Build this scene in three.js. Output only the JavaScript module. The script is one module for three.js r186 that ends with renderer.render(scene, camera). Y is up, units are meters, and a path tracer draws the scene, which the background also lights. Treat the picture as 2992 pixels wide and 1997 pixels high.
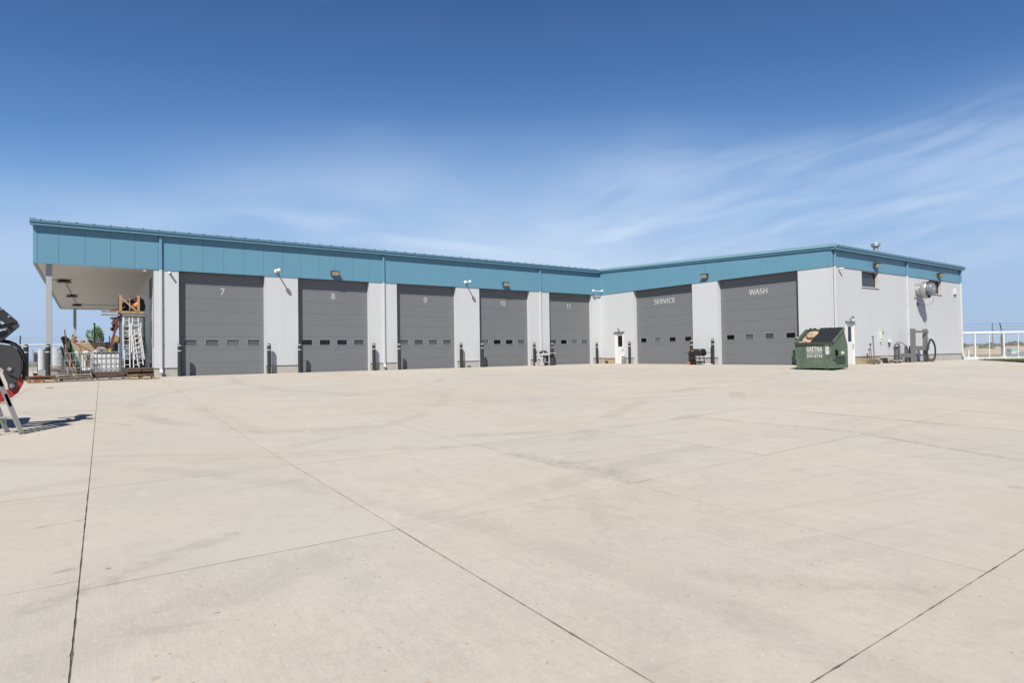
import * as THREE from 'three';
import { mergeGeometries } from 'three/addons/utils/BufferGeometryUtils.js';
import { RoundedBoxGeometry } from 'three/addons/geometries/RoundedBoxGeometry.js';
import { FontLoader } from 'three/addons/loaders/FontLoader.js';
import { TextGeometry } from 'three/addons/geometries/TextGeometry.js';

// ------------------------------------------------------------------ camera, sky, sun, exposure
const scene = new THREE.Scene();
const DEG = Math.PI / 180;
const camera = new THREE.PerspectiveCamera(58.9, 1024 / 684, 0.1, 4000);
camera.rotation.order = 'YXZ';
camera.position.set(-29.928, 0.8653, 31.826);
camera.rotation.set(1.0645 * DEG, -34.9026 * DEG, -0.8555 * DEG);

const SUN_DIR = new THREE.Vector3(-1.097, 1.80, 1.0).normalize();
const EXPOSURE = 1.6, SUN_POWER = 5.0, K = 0.67; // K: all base colours are set for an exposure of about 1.1

// hash + value noise, all seeded
function mulberry(a) { return () => { a |= 0; a = a + 0x6D2B79F5 | 0; let t = Math.imul(a ^ a >>> 15, 1 | a); t = t + Math.imul(t ^ t >>> 7, 61 | t) ^ t; return ((t ^ t >>> 14) >>> 0) / 4294967296; }; }
function hash2(ix, iy) { let h = Math.imul(ix, 374761393) + Math.imul(iy, 668265263) | 0; h = Math.imul(h ^ h >>> 13, 1274126177); return ((h ^ h >>> 16) >>> 0) / 4294967296; }
function vnoise(x, y) {
  const ix = Math.floor(x), iy = Math.floor(y); let fx = x - ix, fy = y - iy;
  fx = fx * fx * (3 - 2 * fx); fy = fy * fy * (3 - 2 * fy);
  const a = hash2(ix, iy), b = hash2(ix + 1, iy), c = hash2(ix, iy + 1), d = hash2(ix + 1, iy + 1);
  return a + (b - a) * fx + (c - a) * fy + (a - b - c + d) * fx * fy;
}
function fbm(x, y, o) { let s = 0, a = 0.5, n = 0; for (let i = 0; i < o; i++) { s += a * vnoise(x, y); n += a; a *= 0.5; const t = x * 1.97 + y * 0.31 + 17.3; y = y * 1.97 - x * 0.31 + 5.7; x = t; } return s / n; }
const clamp = (v, a, b) => v < a ? a : v > b ? b : v;
const sstep = (a, b, x) => { const t = clamp((x - a) / (b - a), 0, 1); return t * t * (3 - 2 * t); };
const lerp = (a, b, t) => a + (b - a) * t;

// the sky: clear air with high cirrus, as a function of direction only
const SKY_STOPS = [ // elevation in degrees, linear radiance
  [-90, 0.24, 0.30, 0.38], [-2, 0.30, 0.41, 0.56], [0, 0.33, 0.45, 0.62], [4, 0.32, 0.46, 0.67], [8, 0.27, 0.43, 0.675], [12, 0.212, 0.385, 0.66], [16, 0.15, 0.308, 0.60],
  [20, 0.104, 0.232, 0.50], [25, 0.066, 0.161, 0.382], [31, 0.044, 0.112, 0.285], [45, 0.044, 0.098, 0.235], [65, 0.046, 0.095, 0.215], [90, 0.046, 0.093, 0.205]];
function skyBase(el) {
  let i = 0; while (i < SKY_STOPS.length - 2 && SKY_STOPS[i + 1][0] < el) i++;
  const a = SKY_STOPS[i], b = SKY_STOPS[i + 1], t = clamp((el - a[0]) / (b[0] - a[0]), 0, 1);
  return [lerp(a[1], b[1], t), lerp(a[2], b[2], t), lerp(a[3], b[3], t)];
}
const CREST = [[-180, 12], [-90, 11], [-55, 10.5], [-40, 13.0], [-24, 16.2], [-10, 16.4], [2, 17.4], [12, 17.2], [21, 16.6], [31, 16.2], [42, 17.0], [60, 15], [90, 13], [180, 12]];
function crestAt(az) { let i = 0; while (i < CREST.length - 2 && CREST[i + 1][0] < az) i++; const p = CREST[i], q = CREST[i + 1]; return lerp(p[1], q[1], sstep(p[0], q[0], az)); }
function cirrus(az, el) { // az: degrees clockwise from the heading of the yard's long view
  const wx = fbm(az * 0.05 + 3.1, el * 0.09, 3) - 0.5, wy = fbm(az * 0.05 + 41.7, el * 0.09 + 9.2, 3) - 0.5;
  const X = az + wx * 14, Y = el + wy * 5;
  // broad thin veil with a soft upper edge
  const crest = crestAt(az), body = 0.50 + 0.55 * sstep(0.28, 0.72, fbm(X * 0.05 + 7.7, Y * 0.17 + 2.2, 5));
  const veil = sstep(crest + 5.0, crest - 5.0, Y) * body * lerp(0.55, 1, sstep(-30, -3, az)) * lerp(1, 0.52, sstep(12, 32, az));
  // fibres rising to the right
  const c = Math.cos(13 * DEG), s = Math.sin(13 * DEG), u = X * c + Y * s, v = -X * s + Y * c;
  const f1 = fbm(u * 0.055 + 11, v * 0.34 + 4, 6), f2 = fbm(u * 0.22 + 31, v * 1.9 + 14, 5);
  const lane = sstep(-8, 26, az) * sstep(85, 50, az) * sstep(crest + 2.6, crest - 0.5, Y) * sstep(4, 9, el);
  const fib = sstep(0.42, 0.76, f1 * 0.55 + f2 * 0.45) * lane;
  // wisps low in the middle
  const low = sstep(0.46, 0.76, fbm(X * 0.06 + 61, Y * 0.5 + 8, 5)) * Math.exp(-Math.pow((Y - (11.0 - 0.03 * az)) / 3.0, 2)) * sstep(-40, -5, az) * sstep(50, 25, az);
  const high = 0.22 * sstep(0.60, 0.9, fbm(X * 0.06 + 90, Y * 0.25 + 50, 4)) * sstep(22, 27, el) * sstep(60, 35, el);
  return clamp(0.60 * veil * lerp(0.5, 1, sstep(-1, 8, el)) + 0.22 * fib + 0.27 * low + high, 0, 0.85);
}
{
  const W = 2048, H = 1024, data = new Float32Array(W * H * 4);
  for (let j = 0; j < H; j++) {
    const el = ((j + 0.5) / H - 0.5) * 180;
    for (let i = 0; i < W; i++) {
      const th = ((i + 0.5) / W - 0.5) * 2 * Math.PI, dx = Math.cos(th), dz = Math.sin(th);
      const az = Math.atan2(dx * 0.82 + dz * 0.572, dx * 0.572 - dz * 0.82) / DEG;
      const b = skyBase(el + 3.4 * sstep(6, 20, el) * sstep(8, 55, Math.abs(az))), c = el > -4 && el < 62 ? cirrus(az, el) : 0, k = (j * W + i) * 4;
      data[k] = 0.7 * lerp(b[0], 0.62, c); data[k + 1] = 0.7 * lerp(b[1], 0.73, c); data[k + 2] = 0.7 * lerp(b[2], 0.88, c); data[k + 3] = 1;
    }
  }
  const t = new THREE.DataTexture(data, W, H, THREE.RGBAFormat, THREE.FloatType);
  t.mapping = THREE.EquirectangularReflectionMapping; t.magFilter = THREE.LinearFilter; t.minFilter = THREE.LinearFilter; t.wrapS = THREE.RepeatWrapping; t.needsUpdate = true;
  scene.background = t; scene.environment = t;
}
const sun = new THREE.DirectionalLight(new THREE.Color().setRGB(1.0, 0.95, 0.87), SUN_POWER);
sun.position.copy(SUN_DIR).multiplyScalar(90).add(new THREE.Vector3(-8, 0, 8)); sun.target.position.set(-8, 0, 8);
sun.castShadow = true; sun.shadow.radius = 1; sun.shadow.mapSize.set(4096, 4096);
Object.assign(sun.shadow.camera, { left: -55, right: 55, top: 55, bottom: -55, near: 1, far: 220 });
scene.add(sun, sun.target);
const renderer = new THREE.WebGLRenderer({ antialias: true });
renderer.setSize(1024, 684); renderer.toneMapping = THREE.LinearToneMapping; renderer.toneMappingExposure = EXPOSURE;
renderer.shadowMap.enabled = true;

// ------------------------------------------------------------------ helpers
const V3 = (x, y, z) => new THREE.Vector3(x, y, z);
const rgb = (r, g, b) => new THREE.Color().setRGB(r, g, b);
function mat(r, g, b, rough = 0.7, metal = 0, extra = {}) { return new THREE.MeshStandardMaterial({ color: rgb(r * K, g * K, b * K), roughness: rough, metalness: metal, ...extra }); }
function dataTex(n, fn, srgb, repeat = true) {
  const d = new Uint8Array(n * n * 4);
  for (let j = 0; j < n; j++) for (let i = 0; i < n; i++) { const c = fn((i + 0.5) / n, (j + 0.5) / n), k = (j * n + i) * 4; d[k] = clamp(c[0] * 255, 0, 255); d[k + 1] = clamp(c[1] * 255, 0, 255); d[k + 2] = clamp(c[2] * 255, 0, 255); d[k + 3] = 255; }
  const t = new THREE.DataTexture(d, n, n, THREE.RGBAFormat); t.magFilter = THREE.LinearFilter; t.minFilter = THREE.LinearMipmapLinearFilter; t.generateMipmaps = true;
  if (repeat) t.wrapS = t.wrapT = THREE.RepeatWrapping; if (srgb) t.colorSpace = THREE.SRGBColorSpace; t.needsUpdate = true; return t;
}
const toS = w => { const v = w * K; return v <= 0.0031308 ? v * 12.92 : 1.055 * Math.pow(v, 1 / 2.4) - 0.055; };
// noise that tiles over n cells
function tnoise(x, y, n) { const ix = Math.floor(x), iy = Math.floor(y); let fx = x - ix, fy = y - iy; fx = fx * fx * (3 - 2 * fx); fy = fy * fy * (3 - 2 * fy); const m = v => ((v % n) + n) % n; const a = hash2(m(ix), m(iy) + 991), b = hash2(m(ix + 1), m(iy) + 991), c = hash2(m(ix), m(iy + 1) + 991), d = hash2(m(ix + 1), m(iy + 1) + 991); return a + (b - a) * fx + (c - a) * fy + (a - b - c + d) * fx * fy; }
function tfbm(u, v, n, o) { let s = 0, a = 0.5, t = 0; for (let i = 0; i < o; i++) { s += a * tnoise(u * n, v * n, n); t += a; a *= 0.55; n *= 2; } return s / t; }

const counts = {};
function numbered(name) { const n = counts[name] || 0; counts[name] = n + 1; return n ? `${name}_${String(n).padStart(3, '0')}` : name; }
function shade(m) { m.castShadow = true; m.receiveShadow = true; return m; }
function boxUV(g) { // uv in metres from the dominant axis of the normal
  const p = g.attributes.position, n = g.attributes.normal, uv = new Float32Array(p.count * 2);
  for (let i = 0; i < p.count; i++) {
    const ax = Math.abs(n.getX(i)), ay = Math.abs(n.getY(i)), az = Math.abs(n.getZ(i));
    if (ay >= ax && ay >= az) { uv[2 * i] = p.getX(i); uv[2 * i + 1] = p.getZ(i); } else if (ax >= az) { uv[2 * i] = p.getZ(i); uv[2 * i + 1] = p.getY(i); } else { uv[2 * i] = p.getX(i); uv[2 * i + 1] = p.getY(i); }
  }
  g.setAttribute('uv', new THREE.BufferAttribute(uv, 2)); return g;
}
class B { // collects shapes, builds ONE named mesh
  constructor() { this.g = []; }
  add(g) { for (const k of Object.keys(g.attributes)) if (!['position', 'normal', 'uv'].includes(k)) g.deleteAttribute(k); this.g.push(g.index ? g.toNonIndexed() : g); return this; }
  box(x0, x1, y0, y1, z0, z1) { const g = new THREE.BoxGeometry(Math.abs(x1 - x0), Math.abs(y1 - y0), Math.abs(z1 - z0)); g.translate((x0 + x1) / 2, (y0 + y1) / 2, (z0 + z1) / 2); return this.add(g); }
  rbox(x0, x1, y0, y1, z0, z1, r = 0.01, s = 2) { const w = x1 - x0, h = y1 - y0, d = z1 - z0; const g = new RoundedBoxGeometry(w, h, d, s, Math.min(r, w / 2.01, h / 2.01, d / 2.01)); g.translate((x0 + x1) / 2, (y0 + y1) / 2, (z0 + z1) / 2); return this.add(g); }
  bar(a, b, w, h = w, up = V3(0, 1, 0)) { // rectangular bar from a to b
    const d = b.clone().sub(a), L = d.length(); d.normalize(); let u = up.clone(); if (Math.abs(u.dot(d)) > 0.98) u = V3(1, 0, 0);
    const r = u.clone().cross(d).normalize(); u = d.clone().cross(r).normalize(); const g = new THREE.BoxGeometry(w, h, L); const m = new THREE.Matrix4().makeBasis(r, u, d); m.setPosition(a.clone().add(b).multiplyScalar(0.5)); g.applyMatrix4(m); return this.add(g);
  }
  rod(a, b, r, r2 = r, seg = 10) { const d = b.clone().sub(a), L = d.length(); const g = new THREE.CylinderGeometry(r2, r, L, seg); g.applyQuaternion(new THREE.Quaternion().setFromUnitVectors(V3(0, 1, 0), d.normalize())); const m = a.clone().add(b).multiplyScalar(0.5); g.translate(m.x, m.y, m.z); return this.add(g); }
  tube(pts, r, seg = 40, rs = 8) { return this.add(new THREE.TubeGeometry(new THREE.CatmullRomCurve3(pts), seg, r, rs, false)); }
  lathe(pts, x, y, z, seg = 28, axis) { const g = new THREE.LatheGeometry(pts.map(p => new THREE.Vector2(p[0], p[1])), seg); if (axis) g.applyQuaternion(new THREE.Quaternion().setFromUnitVectors(V3(0, 1, 0), axis.clone().normalize())); g.translate(x, y, z); return this.add(g); }
  sphere(x, y, z, r, sx = 1, sy = 1, sz = 1, seg = 16) { const g = new THREE.SphereGeometry(r, seg, Math.round(seg * 0.7)); g.scale(sx, sy, sz); g.translate(x, y, z); return this.add(g); }
  extrude(poly, depth, place) { // poly in (x,y), extruded along +z; place(g) moves it
    const s = new THREE.Shape(poly.map(p => new THREE.Vector2(p[0], p[1]))); const g = new THREE.ExtrudeGeometry(s, { depth, bevelEnabled: false }); if (place) place(g); return this.add(g);
  }
  geo() { return boxUV(mergeGeometries(this.g, false)); }
  build(name, m, parent) { const me = shade(new THREE.Mesh(this.geo(), m)); me.name = parent ? name : numbered(name); (parent || scene).add(me); return me; }
}
const b_ = () => new B();
function thing(name, label, category, pos = [0, 0, 0], turn = 0, group) { const o = new THREE.Group(); o.name = numbered(name); o.position.set(...pos); o.rotation.y = turn; o.userData = { label, category }; if (group) o.userData.group = group; scene.add(o); return o; }
function tag(o, label, category, group) { o.userData.label = label; o.userData.category = category; if (group) o.userData.group = group; return o; }
function struct(o) { o.userData.kind = 'structure'; return o; }
function dup(root, pos, turn, label) { const r = root.clone(); r.name = numbered(root.name.replace(/_\d{3}$/, '')); r.userData = { ...root.userData }; scene.add(r); r.position.set(...pos); if (turn !== undefined) r.rotation.y = turn; if (label) r.userData.label = label; return r; }

const V1 = 16.51, HF = 4.9, XL = -27.54, XC = -31.83, XR = 16.0;
// ------------------------------------------------------------------ lie of the land
const PK = [[-5, 0], [1.2, 0], [2.4, -0.012], [4, -0.065], [6.6, -0.155], [12.5, -0.37], [16.5, -0.51], [20.6, -0.64], [24.5, -0.705], [29.6, -0.80], [40, -0.95], [4000, -0.95]];
function profile(d) {
  let i = 0; while (i < PK.length - 2 && PK[i + 1][0] < d) i++;
  const p0 = PK[Math.max(i - 1, 0)], p1 = PK[i], p2 = PK[i + 1], p3 = PK[Math.min(i + 2, PK.length - 1)];
  const h = p2[0] - p1[0], t = clamp((d - p1[0]) / h, 0, 1); const s = (a, b) => b[0] - a[0] ? (b[1] - a[1]) / (b[0] - a[0]) : 0;
  const m1 = i === 0 || i >= PK.length - 3 ? s(p1, p2) : (s(p0, p1) + s(p1, p2)) / 2, m2 = i >= PK.length - 3 ? s(p1, p2) : (s(p1, p2) + s(p2, p3)) / 2;
  return (2 * t * t * t - 3 * t * t + 1) * p1[1] + (t * t * t - 2 * t * t + t) * h * m1 + (-2 * t * t * t + 3 * t * t) * p2[1] + (t * t * t - t * t) * h * m2;
}
function gy(x, z) {
  if (z <= 0) return 0; if (x >= 0 && z <= V1) return 0;
  const dB = Math.hypot(Math.max(0, -x), Math.max(0, z - V1)); const k = 1.2, h = clamp(0.5 + 0.5 * (dB - z) / k, 0, 1);
  return profile(Math.max(0, lerp(dB, z, h) - k * h * (1 - h)));
}

// ------------------------------------------------------------------ concrete of the yard
const XJ = [-48.4, -45, -41.6, -38.2, -34.8, -31.6, -29.75, -27.5, -24.6, -21.78, -19.1, -16.6, -14.3, -11.6, -8.9, -6.2, -3.4, -0.7, 2.1, 4.9, 7.7, 10.5, 13.4, 16.3, 19.3, 22.3];
const XSKEW = { '-31.6': [-31.47, -0.030], '-29.75': [-29.59, -0.0152], '-27.5': [-27.46, -0.005] };
const xj = (j, z) => { const k = XSKEW[j]; return k ? k[0] + k[1] * Math.max(z, 0) : j; };
const ZJR = [0, 2.4, 5.8, 9.2, 12.6, 16, 19.3, 23, 26.6, 30.16, 33.7, 37.3], ZJL = [0, 2.4, 6.3, 9.9, 13.5, 17.12, 20.1, 23.15, 26.4, 30, 33.6, 37.2];
const XJK = XJ.map(j => XSKEW[j] || [j, 0]);
const LEFTCOLS = XJ.indexOf(-29.75);
const arcs = [[-20, 14, 9, 0.22, 0.10], [-8, 40, 22, 0.25, 0.09], [-34, 8, 15, 0.20, 0.08], [-12, 6, 13, 0.24, 0.08], [-10.4, 6, 14.8, 0.24, 0.08], [-40, 30, 13.4, 0.2, 0.07], [-20, 50, 24.5, 0.25, 0.08], [-27, 3, 11, 0.22, 0.07]];
const rust = [[-28.55, 29.06, 0.06], [-28.50, 29.10, 0.04], [-21.50, 29.48, 0.12], [-29.65, 28.2, 0.03]];
// stains seen on the slabs: polyline, half width, strength
const smears = [[[[-30.2, 20.3], [-28.75, 21.16], [-27.66, 21.81], [-25, 23.0]], 0.16, 0.07], [[[-30.0, 20.9], [-28.6, 21.6], [-26.5, 22.7]], 0.10, 0.05], [[[-30.2, 26.8], [-29.71, 26.42], [-29.42, 26.19], [-28.9, 25.9]], 0.13, 0.10], [[[-27.56, 14.2], [-27.45, 17.5], [-27.11, 19.3], [-26.2, 19.75], [-25.2, 19.9]], 0.30, 0.08], [[[-24.6, 24.2], [-24.42, 25.2], [-24.25, 26.0], [-24.4, 26.6]], 0.20, 0.13], [[[-30.3, 24.6], [-29.99, 24.54]], 0.04, 0.2], [[[-30.14, 26.1], [-29.98, 26.08]], 0.03, 0.2], [[[-30.8, 23.25], [-30.5, 23.06]], 0.02, 0.2], [[[-28.6, 24.15], [-27.8, 24.02]], 0.10, 0.06], [[[-29.7, 27.55], [-29.3, 27.72]], 0.07, 0.07], [[[-18.9, 23.5], [-18.65, 26.4], [-19.25, 27.9], [-19.7, 29.2]], 0.10, 0.16], [[[-14.2, 23.5], [-14.3, 26], [-14.4, 28]], 0.06, 0.16], [[[-16.6, 24.5], [-16.62, 27]], 0.05, 0.13], [[[-31.5, 12.5], [-30.8, 14.2], [-30.0, 15.6], [-29.2, 17.0]], 0.05, 0.16], [[[-26.2, 29.0], [-25.5, 29.9], [-25.1, 30.1]], 0.16, 0.07], [[[-25.2, 31.2], [-24.9, 31.0]], 0.12, 0.12]];
for (const q of smears) { const xs = q[0].map(p => p[0]), zs = q[0].map(p => p[1]), m = q[1] * 1.7; q.push(Math.min(...xs) - m, Math.max(...xs) + m, Math.min(...zs) - m, Math.max(...zs) + m); }
function segD(x, z, a, b) { const dx = b[0] - a[0], dz = b[1] - a[1], t = clamp(((x - a[0]) * dx + (z - a[1]) * dz) / (dx * dx + dz * dz), 0, 1); return Math.hypot(x - a[0] - t * dx, z - a[1] - t * dz); }
function concrete(x, z, fine = 0) {
  const a = fbm(x * 0.16 + 9, z * 0.16 + 3, 3) - 0.5, b = fbm(x * 0.75 + 40, z * 0.75, 3) - 0.5, c = fbm(x * 3.1, z * 3.1 + 60, 4) - 0.5, hue = fbm(x * 0.42 + 80, z * 0.42 + 80, 3) - 0.5;
  let v = 1 + 0.07 * a + 0.035 * b + 0.05 * c;
  // soft grey stains with ragged edges
  const st = fbm(x * 0.5 + 200, z * 0.9 + 120, 5); v *= 1 - 0.028 * sstep(0.52, 0.66, st);
  const st2 = fbm(x * 1.6 + 300 + z * 0.4, z * 2.1 + 20, 4); v *= 1 - 0.025 * sstep(0.58, 0.70, st2); if (a > -0.1) v *= 1 - 0.05 * sstep(0.60, 0.72, fbm(x * 5.5 + 60, z * 7.5 + 90, 4)) * sstep(0.40, 0.60, a + 0.5);
  // scuffs and tyre arcs
  for (let q = 0; q < arcs.length; q++) { const A = arcs[q], cx = A[0], cz = A[1], r = A[2], w = A[3], k = A[4], ex = x - cx, ez = z - cz, d = Math.abs(Math.sqrt(ex * ex + ez * ez) - r); if (d < w * 1.4) v *= 1 - k * sstep(w * 1.3, w * 0.5, d) * sstep(0.38, 0.62, fbm(x * 0.9 + cx, z * 0.9, 4)); }
  const sg = fbm(x * 0.3 + 33, z * 0.3 + 11, 2); if (sg > 0.45) v *= 1 - 0.05 * sstep(0.60, 0.70, fbm(x * 0.35 + z * 0.1 + 500, z * 9 - x * 2.2, 4)) * sstep(0.45, 0.6, sg); v *= 1 + 0.03 * sstep(0.62, 0.74, fbm(x * 7 + 800, z * 1.3 + 300, 4));
  if (z > 11.5) for (let q = 0; q < smears.length; q++) { const S = smears[q]; if (x < S[3] || x > S[4] || z < S[5] || z > S[6]) continue; const pl = S[0], w = S[1], k = S[2]; let d = 9; for (let i = 0; i + 1 < pl.length; i++) d = Math.min(d, segD(x, z, pl[i], pl[i + 1])); if (d < w * 1.6) v *= 1 - k * sstep(w * 1.3, w * 0.35, d + w * 0.9 * (fbm(x * 4.5 + 70, z * 4.5, 4) - 0.5)) * (0.45 + 0.9 * sstep(0.36, 0.64, fbm(x * 9 + 4, z * 13 + 2, 3))); }
  if (fine) { v *= 1 + 0.06 * (fbm(x * 13 + 5, z * 13, 3) - 0.5); v *= 1 - 0.035 * sstep(0.60, 0.70, fbm(x * 21 + 90, z * 17 + 40, 3)); }
  if (fine > 1) { v *= 1 + 0.10 * (fbm(x * 55, z * 55 + 7, 3) - 0.5) + 0.05 * (vnoise(x * 160, z * 14) - 0.5) + 0.05 * (hash2(Math.floor(x * 230), Math.floor(z * 230)) - 0.5); if (hash2(Math.floor(x * 61) + 3, Math.floor(z * 61)) > 0.9965) v *= hash2(Math.floor(x * 61), 5) > 0.5 ? 0.72 : 1.16; }
  // dirt that has collected along the joints, patchy
    let dj = 9, ic = 0, ir = 0; for (let i = 0; i < XJK.length; i++) { const e = x - XJK[i][0] - XJK[i][1] * z, d = Math.abs(e); if (e > 0) ic = i + 1; if (d < dj) dj = d; } { const l = ic <= LEFTCOLS ? ZJL : ZJR; for (let i = 0; i < l.length; i++) { const d = Math.abs(z - l[i]); if (z > l[i]) ir = i + 1; if (d < dj) dj = d; } } v *= 1 + 0.045 * (hash2(ic * 7 + 3, ir * 13 + 1) - 0.5); // each slab is its own pour if (dj < 0.9) v *= 1 - 0.10 * (1 - dj / 0.9) * sstep(0.52, 0.64, fbm(x * 0.8 + 17, z * 0.8 + 55, 4));
  // pits, gum, small marks
  const ci = Math.floor(x * 3.1), cj = Math.floor(z * 3.1), hh = hash2(ci + 777, cj - 333);
  if (hh > (x < -29.7 ? 0.86 : 0.92)) { const px = (ci + 0.25 + 0.5 * hash2(ci, cj + 9)) / 3.1, pz = (cj + 0.25 + 0.5 * hash2(ci + 5, cj)) / 3.1, r = 0.008 + 0.030 * Math.pow(hash2(ci + 1, cj + 1), 2), an = 6.28 * hash2(ci + 3, cj), ux = (x - px) * Math.cos(an) + (z - pz) * Math.sin(an), uz = (z - pz) * Math.cos(an) - (x - px) * Math.sin(an), d = Math.hypot(ux, uz * (1.4 + 2.5 * hash2(ci, cj))) + 0.9 * r * (fbm(x * 26, z * 26, 3) - 0.5); v *= 1 - (hh > 0.97 ? 0.42 : 0.20) * sstep(r, r * 0.5, d); }
  v *= 1 + 0.05 * (hash2(Math.floor(x * 97), Math.floor(z * 97)) - 0.5) + 0.03 * (hash2(Math.floor(x * 31) + 7, Math.floor(z * 31)) - 0.5);
  let R = 0.508 * v * (1 + 0.06 * hue), G = 0.464 * v, Bl = 0.405 * v * (1 - 0.09 * hue);
  if (z > 27.5) for (const [cx, cz, r] of rust) { if (Math.abs(x - cx) > 2 * r || Math.abs(z - cz) > 2 * r) continue; const d = Math.hypot(x - cx, z - cz) + 0.6 * r * (fbm(x * 14, z * 14, 3) - 0.5); const k = 0.42 * sstep(r, r * 0.3, d); R = lerp(R, 0.42, k); G = lerp(G, 0.22, k); Bl = lerp(Bl, 0.11, k); }
  return [R, G, Bl];
}
function yardTex(n, x0, z0, L, fine = 0) { return dataTex(n, (u, v) => { const c = concrete(x0 + u * L, z0 + v * L, fine); return [toS(c[0]), toS(c[1]), toS(c[2])]; }, true, false); }
const FARX = -50, FARZ = -40, FARL = 82, NEARX = -37, NEARZ = 16, NEARL = 21.5;
const CLOX = -32.9, CLOZ = 26.2, CLOL = 8.4;
const concFar = new THREE.MeshStandardMaterial({ color: 0xffffff, map: yardTex(2048, FARX, FARZ, FARL), roughness: 0.88 });
const concNear = new THREE.MeshStandardMaterial({ color: 0xffffff, map: yardTex(2048, NEARX, NEARZ, NEARL, 1), roughness: 0.86 });
const concClose = new THREE.MeshStandardMaterial({ color: 0xffffff, map: yardTex(2048, CLOX, CLOZ, CLOL, 2), roughness: 0.86 });
{ const gb = dataTex(1024, (u, v) => { const s = 0.55 * tfbm(u, v, 40, 5) + 0.25 * tnoise(u * 173, v * 29 + 3 * tnoise(u * 9, v * 9, 9), 173) + 0.2 * hash2(Math.floor(u * 1024), Math.floor(v * 1024)); return [s, s, s]; }, false); gb.repeat.set(NEARL / 2.3, NEARL / 2.3); concNear.bumpMap = gb; concNear.bumpScale = 0.002; const g2 = gb.clone(); g2.repeat.set(CLOL / 1.9, CLOL / 1.9); g2.needsUpdate = true; concClose.bumpMap = g2; concClose.bumpScale = 0.0024; }

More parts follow.
